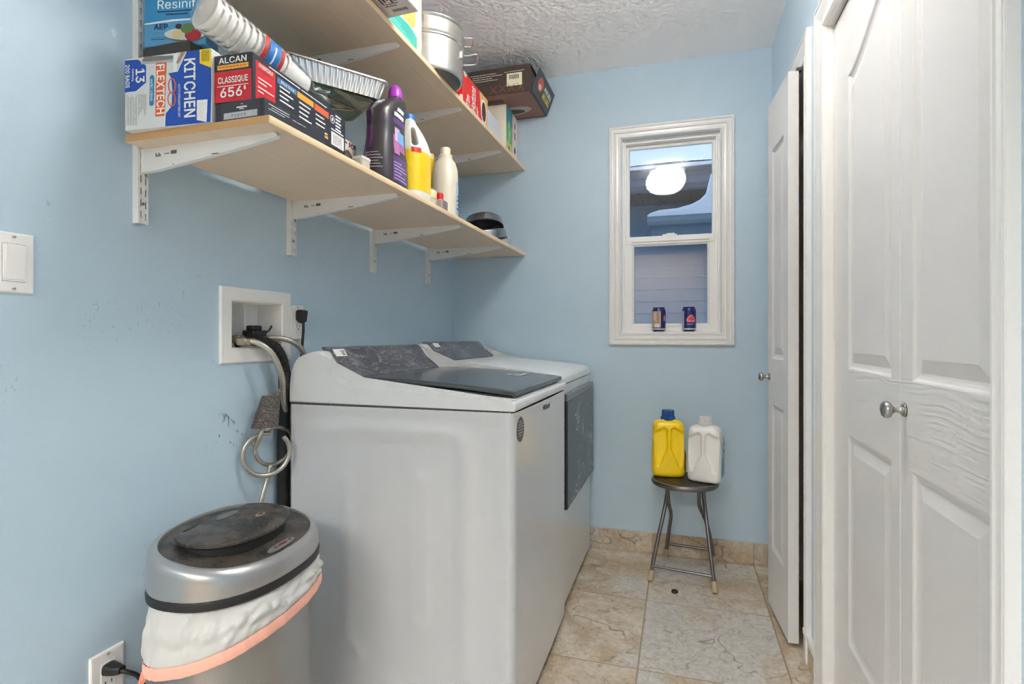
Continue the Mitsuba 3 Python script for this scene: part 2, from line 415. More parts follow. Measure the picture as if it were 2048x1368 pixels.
# upper sash (outer), lower sash (inner)
up = put('sash', zframe((SX0, 1.545, SX1, 2.058), [(0.0, -0.078), (0.0, -0.070), (0.013, -0.069), (0.017, -0.074), (0.017, -0.085), (0.0, -0.085)]), WHITE, wi)
lo = put('sash', frB(cat(ring_loft(rect(SX0, 1.104, SX1, 1.578), [(0.0, -0.062), (0.0, -0.040), (0.030, -0.039), (0.040, -0.046), (0.040, -0.062), (0.0, -0.062)]))), WHITE, wi)
put('meeting_rail', frB(cbox((SX0 + 0.004, 1.545, -0.068), (SX1 - 0.004, 1.586, -0.036), 0.003)), WHITE, wi)
put('latch', frB(cat(cbox((1.118, 1.586, -0.060), (1.188, 1.593, -0.038), 0.002), cbox((1.136, 1.593, -0.056), (1.176, 1.599, -0.043), 0.002))), WHITE, wi)
put('lift_rail', frB(cbox((SX0 + 0.03, 1.5565, -0.0365), (SX1 - 0.03, 1.5605, -0.031), 0.001)), C(200, 198, 194), wi)
for z0, z1, y in ((1.555, 2.045, -0.079), (1.140, 1.545, -0.054)):
    for k, tilt in ((0, 0.0), (1, 0.0016)):
        d = y - 0.014 * k
        v = np.array([(SX0 + 0.008, z0, d), (SX1 - 0.008, z0, d - tilt), (SX1 - 0.008, z1, d - tilt * 2.2), (SX0 + 0.008, z1, d - tilt)])
        put('pane', frB(trimesh.Trimesh(v, [[0, 1, 2], [0, 2, 3]], process=False)), 'mat_clear', wi)

# ---------------- closet door casings
DCAS = [(0.0, 0.0), (0.0, 0.008), (0.004, 0.011), (0.012, 0.011), (0.016, 0.008), (0.028, 0.009), (0.040, 0.012), (0.052, 0.015), (0.060, 0.016), (0.066, 0.016), (0.070, 0.012), (0.074, 0.016), (0.080, 0.017), (0.083, 0.015), (0.083, 0.0)]
def door_casing(name, y0, y1, top, label, wr=1.0, wl=1.0, x=W):
    """legs and head round the opening, in the frame u = -y, v = z"""
    k = struct(name, None, label=label)
    fr = Fr((x, 0, 0), -Y, Z)
    u0, u1 = -y1, -y0
    legs = {'left': [((u0, 0), (-wl, 0)), ((u0, top), (-wl, 1))], 'head': [((u0, top), (-wl, 1)), ((u1, top), (wr, 1))], 'right': [((u1, top), (wr, 1)), ((u1, 0), (wr, 0))]}
    for s in ('left', 'head', 'right'):
        rs = [np.array([[p[0] + o[0] * d, p[1] + o[1] * d, h] for p, o in legs[s]]) for d, h in DCAS]
        put('casing', fr(loft(rs, closed=False, caps=False)), TRIM, k)
    ms = [plainbox((x - 0.0005, y1 - 0.0012, 0), (x + 0.118, y1 + 0.012, top + 0.012)), plainbox((x - 0.0005, y0 - 0.012, 0), (x + 0.118, y0 + 0.0012, top + 0.012)), plainbox((x - 0.0005, y0, top - 0.0012), (x + 0.118, y1, top + 0.012))]
    put('jamb', cat(*ms), TRIM, k)
    return k
door_casing('trim_1', O1[0], O1[1], O1[2], 'white moulded casing round the large closet opening', wr=0.62)
door_casing('trim_2', O2[0], O2[1], O2[2], 'narrow white casing round the far closet opening', wr=0.84)

PANEL = [(0.0, 0.0), (0.003, -0.0015), (0.007, -0.005), (0.013, -0.0075), (0.018, -0.0085), (0.043, -0.002), (0.045, -0.0012)]
def leaf(parent, fr, w, h, t, panels, mat='mat_door'):
    """a moulded door leaf: frame's u from 0 to w, v from 0 to h, face at n = 0"""
    k = put('leaf', fr(cat(*leaf_meshes(w, h, t, panels))), mat, parent)
    return k
def leaf_meshes(w, h, t, panels):
    face = sg.box(0.0015, 0.0015, w - 0.0015, h - 0.0015)
    ms = []
    for p in panels:
        face = face.difference(sg.Polygon(p))
        ms.append(ring_loft(p, PANEL))
        q = offset_ring(p, PANEL[-1][0]); v2, f2 = trimesh.creation.triangulate_polygon(sg.Polygon(q), engine='earcut')
        ms.append(trimesh.Trimesh(np.column_stack([v2, np.full(len(v2), PANEL[-1][1])]), f2, process=False))
    v2, f2 = trimesh.creation.triangulate_polygon(face, engine='earcut')
    ms.append(trimesh.Trimesh(np.column_stack([v2, np.zeros(len(v2))]), f2, process=False))
    o = np.array(rect(0, 0, w, h))
    ms.append(loft([np.column_stack([offset_ring(o, 0.0015), np.zeros(4)]), np.column_stack([o, np.full(4, -0.0015)]), np.column_stack([o, np.full(4, -t)])], caps=False))
    ms.append(trimesh.Trimesh(np.column_stack([o, np.full(4, -t)]), [[0, 2, 1], [0, 3, 2]], process=False))
    return ms
def arch_panel(u0, u1, z0, z1, rise, flip):
    """rectangle with an S-curved top that climbs by rise towards u1 (or u0 if flip)"""
    t = np.linspace(0, 1, 22); s = t * t * (3 - 2 * t)
    uu = u1 + (u0 - u1) * t
    top = z1 + rise * (s if flip else 1 - s)
    return [(u0, z0), (u1, z0)] + [(float(a), float(b)) for a, b in zip(uu, top)]
KN = [(0.0135, 0.0), (0.0135, 0.003), (0.0085, 0.005), (0.006, 0.009), (0.0055, 0.018), (0.009, 0.022), (0.0155, 0.026), (0.0175, 0.031), (0.017, 0.036), (0.013, 0.040), (0.006, 0.0425), (0.0, 0.043)]
d1 = struct('door_1', None, label='white moulded bifold closet door with arched upper panels')
XD = 1.636
frl = Fr((XD, 1.819, 0.012), -Y, Z); wl = 1.819 - 1.3185
lf = leaf(d1, frl, wl, 1.972, 0.034, [rect(0.133, 0.236, 0.4515, 0.802), arch_panel(0.133, 0.4515, 0.978, 1.770, 0.10, False)])
kb = put('knob', lathe(KN, (XD - 0.0005, 1.2925, 0.930), -X, 32), CHROME, d1, True, label='brushed metal knob')
frr = Fr((XD, 1.3165, 0.012), -Y, Z); wr_ = 1.3165 - 0.912
leaf(d1, frr, wr_, 1.972, 0.034, [rect(0.060, 0.236, 0.352, 0.802), arch_panel(0.060, 0.352, 0.978, 1.770, 0.10, True)])
put('track', plainbox((XD + 0.002, O1[0] + 0.004, 1.987), (XD + 0.03, O1[1] - 0.004, 1.9945)), C(90, 90, 90), d1)
# far closet: a folded leaf standing a little proud of its opening, its twin behind it
d2 = struct('door_2', None, label='white narrow bifold closet door standing half folded')
A2, B2 = np.array([1.562, 2.112, 0.014]), np.array([1.541, 2.416, 0.014])
u = (A2 - B2); L2 = np.linalg.norm(u); fr2 = Fr(B2, u, Z)
leaf(d2, fr2, L2, 1.985, 0.034, [rect(0.062, 0.236, L2 - 0.062, 0.802), rect(0.062, 0.978, L2 - 0.062, 1.790)])
kf = fr2.pt(0.026, 0.905)
put('knob', lathe(KN, kf, fr2.n, 32), CHROME, d2, True, label='brushed metal knob')
fr3 = Fr(np.array([1.628, 2.690, 0.014]), np.array([1.5755, 2.4175, 0.014]) - np.array([1.628, 2.690, 0.014]), Z)
leaf(d2, fr3, 0.277, 1.985, 0.030, [rect(0.062, 0.236, 0.215, 0.802), rect(0.062, 0.978, 0.215, 1.790)])
put('pivot', cat(cbox((1.590, 2.115, 2.0), (1.606, 2.14, 2.012), 0.001), lathe([(0.004, 0), (0.004, 0.012)], (1.598, 2.128, 1.998), Z, 12)), C(60, 60, 60, 0.4), d2)

# ---------------- lamp of the room, and the unseen panel lighting it from behind
def dome_lamp(name, label, c, em):
    k = thing(name, label, 'ceiling light')
    put('base', lathe([(0.090, 0.0), (0.096, -0.012), (0.094, -0.028), (0.086, -0.031)], (c[0], c[1], H - 0.001), Z, 48), C(220, 215, 205, 0.3), k, True)
    prof = [(0.085, -0.030), (0.112, -0.045), (0.136, -0.070), (0.149, -0.100), (0.150, -0.125), (0.140, -0.155), (0.118, -0.180), (0.085, -0.197), (0.045, -0.206), (0.0, -0.208)]
    m = lathe(prof, (c[0], c[1], H - 0.002), Z, 48)
    kk = put('shade', m, C(240, 238, 230, 0.3), k, True)
    scene[kk]['emitter'] = {'type': 'area', 'radiance': rgb(em)}
dome_lamp('ceiling_light', 'round white glass globe lamp on the ceiling, seen as a glow in the window pane', (1.10, 1.29), LAMP)
k = thing('unseen_panel_light', 'unseen wide ceiling light panel behind the camera, placed to light the shaded sides', 'ceiling light')
put('frame', cbox((-0.05, hy0 + 0.25, H - 0.035), (1.65, hy1 - 0.15, H - 0.001), 0.003), C(230, 230, 228), k)
kk = put('diffuser', trimesh.Trimesh([(-0.03, hy0 + 0.27, H - 0.0355), (1.63, hy0 + 0.27, H - 0.0355), (1.63, hy1 - 0.17, H - 0.0355), (-0.03, hy1 - 0.17, H - 0.0355)], [[0, 2, 1], [0, 3, 2]], process=False), C(240, 240, 238), k)
scene[kk]['emitter'] = {'type': 'area', 'radiance': rgb(UNSEEN_PANEL)}  # out of view; lights shaded surfaces from behind the camera
# ================================================================== OUTSIDE: the neighbouring house
nh = thing('neighbour_house', 'snow-covered blue grey house with lap siding seen through the window', 'house')
SID = C(116, 138, 156, 0.6); FAS = C(96, 104, 118, 0.5); SNOW = pr('snow', (0.80, 0.82, 0.86), 0.8); SOF = C(62, 58, 60, 0.7)
YW = 5.0
put('wall', plainbox((-2.5, YW + 0.015, -0.6), (5.0, YW + 0.2, 2.30)), SID, nh)
for i in range(27):
    z = 1.699 + 0.104 * (i - 21)
    if z > 2.22: break
    v = [(x, y, zz) for x in (-2.5, 5.0) for y, zz in ((YW + 0.018, z), (YW - 0.006, z), (YW - 0.007, z + 0.004), (YW + 0.010, z + 0.110), (YW + 0.018, z + 0.110))]
    put('siding_board', trimesh.convex.convex_hull(np.array(v)), SID, nh)
zs = 2.235
put('soffit', plainbox((-2.5, 4.57, zs), (5.0, YW + 0.02, zs + 0.015)), SOF, nh)
for x in np.arange(-1.5, 3.0, 0.14):
    put('soffit_rib', plainbox((x, 4.58, zs - 0.006), (x + 0.012, YW - 0.01, zs + 0.001)), SOF, nh)
put('fascia', cbox((-2.5, 4.55, zs), (5.0, 4.57, zs + 0.17), 0.004), C(118, 126, 140, 0.5), nh)
g = sg.Polygon([(4.55, zs + 0.09), (4.55, zs - 0.005), (4.49, zs - 0.005), (4.455, zs + 0.03), (4.45, zs + 0.075), (4.442, zs + 0.09)])
put('gutter', Fr((-2.5, 0, 0), Y, Z)(ext(g, 7.5)), FAS, nh)
sl = math.tan(math.radians(27))
put('roof', trimesh.convex.convex_hull(np.array([(x, y, z) for x in (-2.5, 5.0) for y, z in ((4.50, zs + 0.15), (4.50, zs + 0.17), (8.5, zs + 0.15 + 4 * sl), (8.5, zs + 0.17 + 4 * sl))])), FAS, nh)
def snowtop(x, y): return zs + 0.185 + (y - 4.47) * sl + 0.02 * math.sin(x * 3 + y)
gx, gy = np.meshgrid(np.linspace(-2.5, 5, 50), np.linspace(4.47, 8.5, 30))
P_ = np.column_stack([gx.ravel(), gy.ravel(), [snowtop(a, b) for a, b in zip(gx.ravel(), gy.ravel())]])
ii = (np.arange(29)[:, None] * 50 + np.arange(49)).ravel()
put('roof_snow', cat(trimesh.Trimesh(P_, np.vstack([np.stack([ii, ii + 1, ii + 51], 1), np.stack([ii, ii + 51, ii + 50], 1)]), process=False),
                    plainbox((-2.5, 4.47, zs + 0.165), (5.0, 4.52, zs + 0.19))), SNOW, nh, 40)
# the lower roof with its drift of snow
zl = 1.925
put('lower_gutter', Fr((0.965, 0, 0), Y, Z)(ext(sg.Polygon([(4.36, zl + 0.056), (4.36, zl), (4.31, zl), (4.28, zl + 0.02), (4.275, zl + 0.045), (4.268, zl + 0.056)]), 3.0)), C(112, 136, 150, 0.45), nh)
put('lower_fascia', cbox((0.99, 4.355, zl - 0.085), (4.0, 4.385, zl + 0.05), 0.004), C(98, 116, 130, 0.5), nh)
put('lower_roof', trimesh.convex.convex_hull(np.array([(x, y, z) for x in (0.985, 4.0) for y, z in ((4.30, zl + 0.045), (4.38, zl - 0.02), (5.0, zl - 0.02), (5.0, zl + 0.10))])), FAS, nh)
dr_ = [(0.962, 0.055), (0.965, 0.075), (0.985, 0.092), (1.05, 0.112), (1.18, 0.118), (1.285, 0.142), (1.345, 0.172), (1.385, 0.215), (1.405, 0.30), (1.42, 0.36), (1.6, 0.40), (2.4, 0.42), (4.0, 0.42)]
rs = []
for y, s_, dx in ((4.285, 0.55, 0.012), (4.29, 0.85, 0.004), (4.31, 0.97, 0.0), (4.40, 1.0, 0.0), (4.54, 1.0, 0.0)):
    rs.append(np.array([(x + dx, y, zl + 0.053 + (h - 0.053) * s_) for x, h in dr_] + [(4.0, y, zl + 0.05), (0.962 + dx, y, zl + 0.05)]))
put('drift', loft(rs), SNOW, nh, 40)

# ================================================================== SHELVES
ZL, ZU = 1.525, 1.979
def shelf(name, label, z, y0):
    k = thing(name, label, 'shelf', 'wooden wall shelves') if False else thing(name, label, 'shelf')
    put('board', plainbox((0.026, y0, z - 0.016), (0.4095, D - 0.004, z)), 'mat_shelf', k)
    pf = [(0.0, -0.016), (0.0025, -0.0155), (0.0038, -0.012), (0.004, -0.008), (0.0038, -0.004), (0.0025, -0.0005), (0.0, 0.0)]
    m = loft([np.array([[0.4097 + a, y, z + b] for a, b in pf]) for y in (y0, D - 0.004)])
    put('edge_band', m, 'mat_band', k, 50, label='pale rounded front edge')
    return k
shelf('wall_shelf', 'lower wooden shelf, loaded with boxes and cleaning bottles, above the washer', ZL, 0.919)
shelf('wall_shelf', 'upper wooden shelf, holding the steel stock pot, close under the ceiling', ZU, 0.919)

UPY = [0.956, 1.4735, 1.965, 2.474]
ORD = ['nearest the light switch', 'second from the light switch', 'third from the light switch', 'nearest the window wall']
def upright(y, i):
    k = thing('shelf_upright', f'white slotted metal upright under the shelves, {ORD[i]}', 'shelf upright')
    w_, z0, z1 = 0.0255, 1.338, 2.425
    plate = R4(0, 0, w_, z1 - z0)
    holes = []
    for c, off in ((0.0055, 0.012), (0.0172, 0.008)):
        for z in np.arange(off, z1 - z0 - 0.03, 0.0275): holes.append(R4(c, z, c + 0.0032, z + 0.0165))
    holes.append(sg.Point(0.0125, 0.046).buffer(0.0032))
    fr = Fr((0.0178, y, z0), Y, Z)
    put('face', fr(ext(plate.difference(unary_union(holes)), 0.0014, -0.0014)), RAIL, k)
    put('channel', cat(plainbox((0.0003, y, z0), (0.0165, y + 0.0014, z1)), plainbox((0.0003, y + w_ - 0.0014, z0), (0.0165, y + w_, z1)), plainbox((0.0003, y + 0.001, z0 + 0.006), (0.001, y + w_ - 0.001, z1))), RAIL, k)
    put('screw', lathe([(0.0042, 0), (0.0042, 0.001), (0.0025, 0.002), (0, 0.0022)], (0.0165, y + 0.0125, z0 + 0.046), X, 14), C(120, 118, 112, 0.4, 0.6), k, True)
    put('label', fr(cat(*[ext(R4(0.0165 + 0.0013 * j, 0.108 + 0.002 * (j % 2), 0.0172 + 0.0013 * j, 0.134), 0.0003) for j in range(5)])), C(70, 70, 70), k)
for i, y in enumerate(UPY): upright(y, i)

def bracket(y, z, i, up):
    k = thing('shelf_bracket', f'white tapered metal bracket under the {"upper" if up else "lower"} shelf, {ORD[i]}', 'bracket')
    t = 0.0125; y0 = y + 0.0065
    P = sg.Polygon([(0.0182, -0.0003), (0.385, -0.0003), (0.392, -0.004), (0.393, -0.0085), (0.388, -0.0115), (0.30, -0.0245), (0.12, -0.0455), (0.06, -0.0530), (0.0182, -0.0545)])
    fr = Fr((0, y0 + t, z), X, Z)
    side = P
    put('web', cat(fr(ext(side, 0.0014, t - 0.0014)), fr(ext(side, 0.0014, 0.0))), RAIL, k)
    lo_ = [(0.393, -0.0085), (0.388, -0.0115), (0.30, -0.0245), (0.12, -0.0455), (0.06, -0.0530), (0.0182, -0.0545)]
    band = [(a, b) for a, b in lo_] + [(a, b + 0.0018) for a, b in lo_[::-1]]
    put('flange', fr(ext(sg.Polygon(band), t - 0.0028, 0.0014)), RAIL, k)
    put('top_flange', fr(ext(R4(0.0182, -0.0016, 0.388, -0.0003), t - 0.0028, 0.0014)), RAIL, k)
    f2 = Fr((0, y0, z), X, Z)
    pr_ = [R4(0.062 + 0.0028 * j, -0.0225, 0.0638 + 0.0028 * j, -0.0135 - 0.002 * (j % 3)) for j in range(6)]
    prints(f2, k, [('label', C(92, 92, 92), pr_ + [R4(0.088, -0.0185, 0.102, -0.0165), sg.box(0.108, -0.0185, 0.122, -0.0135).buffer(0.0015)], 1),
                   ('slot', DARK, [R4(0.222, -0.0318, 0.240, -0.0300)], 1), ('slot', DARK, [R4(0.112, -0.0440, 0.116, -0.0425)], 1)])
for i, y in enumerate(UPY): bracket(y, ZL - 0.016, i, False)
for i, y in enumerate(UPY): bracket(y, ZU - 0.016, i, True)

# ================================================================== SWITCH, OUTLETS, OUTLET BOX
def wallplate(k, y0, y1, z0, z1, x=0.0):
    fr = Fr((x, y0, z0), Y, Z); w_, h_ = y1 - y0, z1 - z0
    put('plate', fr(cat(ring_loft(rect(0, 0, w_, h_), [(0.0, 0.0002), (0.0, 0.003), (0.0025, 0.0058), (0.006, 0.0062)]), ext(R4(0.0058, 0.0058, w_ - 0.0058, h_ - 0.0058), 0.0003, 0.0059))), WHITE, k)
    return fr
def screw(k, c):
    put('screw', cat(lathe([(0.0036, 0), (0.0036, 0.0006), (0.002, 0.0014), (0, 0.0015)], c, X, 18)), C(200, 198, 192, 0.3, 0.5), k, True)
    put('screw_slot', plainbox((c[0] + 0.0012, c[1] - 0.003, c[2] - 0.0004), (c[0] + 0.0017, c[1] + 0.003, c[2] + 0.0004)), C(60, 58, 55), k)
k = thing('light_switch', 'white rocker light switch on the left wall', 'switch')
fr = wallplate(k, 0.682, 0.752, 1.160, 1.2735)
put('surround', fr(ring_loft(rect(0.0165, 0.022, 0.0545, 0.0915), [(0.0, 0.006), (0.0, 0.0078), (0.0028, 0.0078), (0.0028, 0.006)])), WHITE, k)
v = [(0.0196, 0.025, 0.0065), (0.0514, 0.025, 0.0065), (0.0514, 0.0885, 0.0065), (0.0196, 0.0885, 0.0065), (0.0198, 0.0252, 0.0085), (0.0512, 0.0252, 0.0085), (0.0512, 0.0883, 0.0125), (0.0198, 0.0883, 0.0125)]
put('rocker', fr(trimesh.convex.convex_hull(np.array(v))), WHITE, k)
put('gap', fr(cat(ring_loft(rect(0.0158, 0.0213, 0.0552, 0.0922), [(0.0, 0.0062), (0.0, 0.00635), (0.0009, 0.00635)]))), C(90, 86, 82), k)
for z in (1.1685, 1.2655): screw(k, (0.0062, 0.717, z))

def receptacle(k, fr, w_, h_):
    put('face', fr(cbox((w_ / 2 - 0.0165, h_ / 2 - 0.0335, 0.006), (w_ / 2 + 0.0165, h_ / 2 + 0.0335, 0.0075), 0.0008)), WHITE, k)
    for zc in (-0.0165, 0.0165):
        for g_ in (R4(w_ / 2 - 0.008, h_ / 2 + zc + 0.001, w_ / 2 - 0.006, h_ / 2 + zc + 0.009), R4(w_ / 2 + 0.006, h_ / 2 + zc + 0.001, w_ / 2 + 0.008, h_ / 2 + zc + 0.009), sg.Point(w_ / 2, h_ / 2 + zc - 0.005).buffer(0.0026)):
            put('slot', fr(ext(g_, 0.0003, 0.0074)), DARK, k)
k = thing('wall_outlet', 'white wall outlet low on the left wall beside the trash can', 'outlet')
fr = wallplate(k, 0.858, 0.933, 0.278, 0.3925); receptacle(k, fr, 0.075, 0.1145)
screw(k, (0.0062, 0.8955, 0.385))
k = thing('power_plug', 'black power plug with a thick cord in the low outlet', 'plug')
put('body', trimesh.convex.convex_hull(np.vstack([super_ring(0.016, 0.0125, 3, 0, 0, 0), super_ring(0.0125, 0.010, 3, 0, 0, 0.022), super_ring(0.0085, 0.0075, 3, 0.004, 0, 0.034)]) @ np.array([[0, 1, 0], [0, 0, 1], [1, 0, 0]]).astype(float) + np.array([0.0078, 0.8955, 0.3535])), BLACK, k, 40)
put('cord', tube([(0.033, 0.8955, 0.353), (0.050, 0.905, 0.347), (0.058, 0.922, 0.330), (0.060, 0.935, 0.300), (0.058, 0.945, 0.262), (0.05, 0.955, 0.20), (0.045, 0.97, 0.08), (0.05, 0.99, 0.008)], 0.0048, 12), BLACK, k, True)
k = thing('wall_outlet', 'white wall outlet above the back of the washer, next to the hose box', 'outlet')
fr = wallplate(k, 1.4895, 1.553, 1.068, 1.180); receptacle(k, fr, 0.0635, 0.112)
screw(k, (0.0062, 1.521, 1.1735))
k = thing('power_plug', 'black angled plug in the outlet next to the hose box', 'plug')
put('body', trimesh.convex.convex_hull(np.array([(x, y, z) for x, hw, z in ((0.0078, 0.012, 1.160), (0.0078, 0.012, 1.133), (0.020, 0.016, 1.166), (0.033, 0.016, 1.162), (0.033, 0.0095, 1.128), (0.020, 0.010, 1.122)) for y in (1.521 - hw, 1.521 + hw)])), BLACK, k)
put('cord', tube([(0.027, 1.521, 1.128), (0.027, 1.522, 1.105), (0.022, 1.524, 1.06), (0.016, 1.526, 1.0), (0.014, 1.53, 0.92), (0.014, 1.53, 0.6)], 0.0045, 10), BLACK, k, True)

k = thing('washer_outlet_box', 'white recessed hose box in the left wall beside the washer', 'outlet box')
y0, z0, y1, z1 = BOX
fo = [(1.2035, 1.003), (1.487, 1.003), (1.487, 1.2175), (1.2035, 1.2175)]
inn = np.array(rect(y0 + 0.002, z0 + 0.002, y1 - 0.002, z1 - 0.002)); out = np.array(fo)
rs = [np.column_stack([offset_ring(out, d), np.full(4, h)]) for d, h in ((0, 0.0003), (0, 0.005), (0.003, 0.0075))]
rs += [np.column_stack([offset_ring(inn, d), np.full(4, h)]) for d, h in ((-0.004, 0.0075), (0, 0.0045), (0.0015, -0.085))]
put('flange', frL(loft(rs, caps=False)), WHITE, k)
put('back', frL(ext(R4(y0 + 0.003, z0 + 0.003, y1 - 0.003, z1 - 0.003), 0.002, -0.087)), WHITE, k)
put('divider', plainbox((-0.085, 1.338, z0 + 0.004), (-0.040, 1.343, z1 - 0.004)), WHITE, k)
BRASS = C(150, 142, 128, 0.35, 0.8)
for i, yv in enumerate((1.262, 1.405)):
    put('valve', cat(lathe([(0.009, 0), (0.009, 0.02), (0.013, 0.022), (0.013, 0.04), (0.009, 0.042), (0.009, 0.05)], (-0.055, yv, z0 + 0.003), Z, 16),
                     lathe([(0.0125, 0), (0.0125, 0.02), (0.0105, 0.022), (0.0105, 0.045), (0.0125, 0.047), (0.0125, 0.06), (0.010, 0.062), (0.010, 0.07)], (-0.055, yv - 0.004, z0 + 0.026), (1, 0.35, 0), 18)), BRASS, k, 30, label='metal shut-off valve')
    put('valve_handle', cbox((-0.066, yv - 0.012, z0 + 0.050), (-0.044, yv + 0.014, z0 + 0.064), 0.003), C(120, 40, 34) if i == 0 else C(40, 60, 120), k, label='red valve handle' if i == 0 else 'blue valve handle')
put('drain_clip', cat(cbox((-0.03, 1.318, z0 + 0.035), (0.012, 1.375, z0 + 0.052), 0.003), cbox((-0.02, 1.322, z0 + 0.052), (0.006, 1.362, z0 + 0.066), 0.003), tube([(0.0, 1.37, z0 + 0.04), (0.005, 1.39, z0 + 0.052), (0.008, 1.398, z0 + 0.066)], 0.003, 8)), BLACK, k, label='black hose clip')

# hoses
def braidhose(name, label, pts, r=0.0085):
    k = thing(name, label, 'hose')
    put('hose', tube(pts, r, 14, 14), 'mat_braid', k, True)
    return k
hk = braidhose('water_hose', 'braided steel hose arching from the red valve down behind the washer', [(0.012, 1.272, 1.064), (0.045, 1.292, 1.062), (0.075, 1.320, 1.030), (0.082, 1.352, 0.965), (0.058, 1.388, 0.90), (0.036, 1.43, 0.83), (0.03, 1.46, 0.74)])
put('nut', lathe([(0.012, 0), (0.0125, 0.004), (0.0125, 0.022), (0.010, 0.026), (0.010, 0.036)], (0.002, 1.268, 1.064), (1, 0.45, 0), 8), BRASS, hk)
braidhose('water_hose', 'braided steel hose running from the hose box to behind the washer console', [(-0.01, 1.40, 1.075), (0.015, 1.42, 1.074), (0.040, 1.452, 1.062), (0.050, 1.486, 1.035), (0.050, 1.515, 0.98), (0.050, 1.54, 0.90)])
k = thing('drain_hose', 'black corrugated drain hose hanging from the hose box', 'hose')
put('hose', tube([(-0.025, 1.285, 1.060), (-0.005, 1.30, 1.068), (0.02, 1.33, 1.066), (0.045, 1.37, 1.045), (0.052, 1.395, 1.00), (0.05, 1.405, 0.955)], lambda t: 0.0145 + 0.0022 * np.sign(np.sin(t * 260)), 18, 40), RUBBER, k, True)
put('cuff', lathe([(0.018, 0), (0.018, 0.05), (0.0155, 0.052)], (0.048, 1.408, 0.92), (0.02, -0.05, 1), 20), BLACK, k, 40)
put('lower_hose', tube([(0.049, 1.412, 0.93), (0.030, 1.425, 0.84), (0.024, 1.430, 0.70), (0.024, 1.43, 0.5), (0.024, 1.43, 0.2), (0.024, 1.44, 0.03)], 0.018, 16), RUBBER, k, True)
# looped hose with its foam pad
e1 = np.array([0.55, 0.835, 0]); e2 = np.array([0.05, 0, 1.0]); ew = np.array([0.12, 0.99, 0.0])
def loop(c, r, rz, ea, a0, a1, n, drift):
    return [c + r * math.cos(a) * ea + rz * math.sin(a) * Z + drift * (i / (n - 1)) for i, a in enumerate(np.linspace(math.radians(a0), math.radians(a1), n))]
hk = thing('looped_hose', 'thin braided hose coiled into two loops on the wall beside the washer', 'hose')
c1 = loop(np.array([0.048, 1.322, 0.735]), 0.062, 0.062, e1, 75, 75 + 330, 20, np.array([0.012, 0.0, 0.004]))
c2 = loop(np.array([0.040, 1.375, 0.752]), 0.072, 0.056, ew, 175, 175 + 350, 22, np.array([-0.010, 0.0, -0.004]))
put('hose', tube([np.array([0.040, 1.44, 0.950]), np.array([0.046, 1.405, 0.928]), np.array([0.050, 1.360, 0.89]), np.array([0.054, 1.325, 0.845]), np.array([0.053, 1.303, 0.80])] + c2, 0.0062, 12), 'mat_braid', hk, True)
put('loop', tube(c1, 0.0066, 12), 'mat_braid', hk, True)
put('tail', tube([np.array([0.050, 1.345, 0.70]), np.array([0.046, 1.335, 0.66]), np.array([0.042, 1.315, 0.60]), np.array([0.04, 1.30, 0.52]), np.array([0.04, 1.30, 0.42]), np.array([0.04, 1.30, 0.2])], 0.0066, 12), 'mat_braid', hk, True)
def padbend():
    rs = []
    for t in np.linspace(0, 1, 8):
        c = np.array([0.058, 1.338, 0.905]) * (1 - t) + np.array([0.062, 1.306, 0.818]) * t
        a = (0.024 + 0.012 * t); b = 0.022 + 0.004 * t
        q = super_ring(a, b, 3.2, 0, 0, 0, 0, 28)
        rs.append(c + q[:, :1] * e1 * 1.0 + q[:, 1:2] * np.array([0.835, -0.55, 0]))
    return loft(rs)
solo('foam_sleeve', padbend(), 'mat_foam', 'dark grey foam sleeve around the thin hose beside the washer', 'foam sleeve', None, 40)

# ================================================================== WASHER
WY0, WY1 = 1.405, 2.092
wk = thing('washing_machine', 'white top-loading washing machine with a black glass lid', 'washing machine')
def emboss(u, v):
    """relief of the pressed side panel at (x, z): metres outwards"""
    def seg(px, pz, ax, az, bx, bz, w):
        dx, dz = bx - ax, bz - az; L = dx * dx + dz * dz
        t = np.clip(((px - ax) * dx + (pz - az) * dz) / max(L, 1e-9), 0, 1)
        d = np.hypot(px - ax - t * dx, pz - az - t * dz)
        return np.clip(1 - d / w, 0, 1)
    sm = lambda q: q * q * (3 - 2 * q)
    th = np.radians(np.linspace(90, 0, 8)); arc = [(0.585 + 0.055 * math.cos(a), 0.755 + 0.055 * math.sin(a)) for a in th]
    path = [(0.14, 0.80), (0.30, 0.812)] + arc + [(0.640, 0.15)]
    a = np.zeros_like(u)
    for p, q in zip(path[:-1], path[1:]): a = np.maximum(a, seg(u, v, *p, *q, 0.046))
    b = seg(u, v, 0.268, 0.66, 0.268, 0.20, 0.036); b = np.maximum(b, seg(u, v, 0.268, 0.20, 0.31, 0.15, 0.030))
    c = seg(u, v, 0.497, 0.67, 0.497, 0.27, 0.052)
    return 0.0058 * sm(a) + 0.0042 * sm(b) + 0.0048 * sm(c) - 0.003 * sm(seg(u, v, 0.497, 0.64, 0.497, 0.30, 0.030))
R_ = 0.022
XF, XB = 0.780, 0.064
nu, nv = 150, 176
ug = np.linspace(XB + 0.010, XF - R_, nu); vg = np.linspace(0.022, 0.8735, nv)
U_, V_ = np.meshgrid(ug, vg)
dz = emboss(U_, V_) - 0.0045
edge = np.minimum(np.minimum((U_ - ug[0]) / 0.05, (ug[-1] - U_) / 0.05), np.minimum((V_ - vg[0]) / 0.04, (vg[-1] - V_) / 0.05)); edge = np.clip(edge, 0, 1); edge = edge * edge * (3 - 2 * edge)
Ys = WY0 - dz * edge
v = np.column_stack([U_.ravel(), Ys.ravel(), V_.ravel()])
ii = (np.arange(nv - 1)[:, None] * nu + np.arange(nu - 1)).ravel()
side = trimesh.Trimesh(v, np.vstack([np.stack([ii, ii + 1, ii + nu + 1], 1), np.stack([ii, ii + nu + 1, ii + nu], 1)]), process=False)
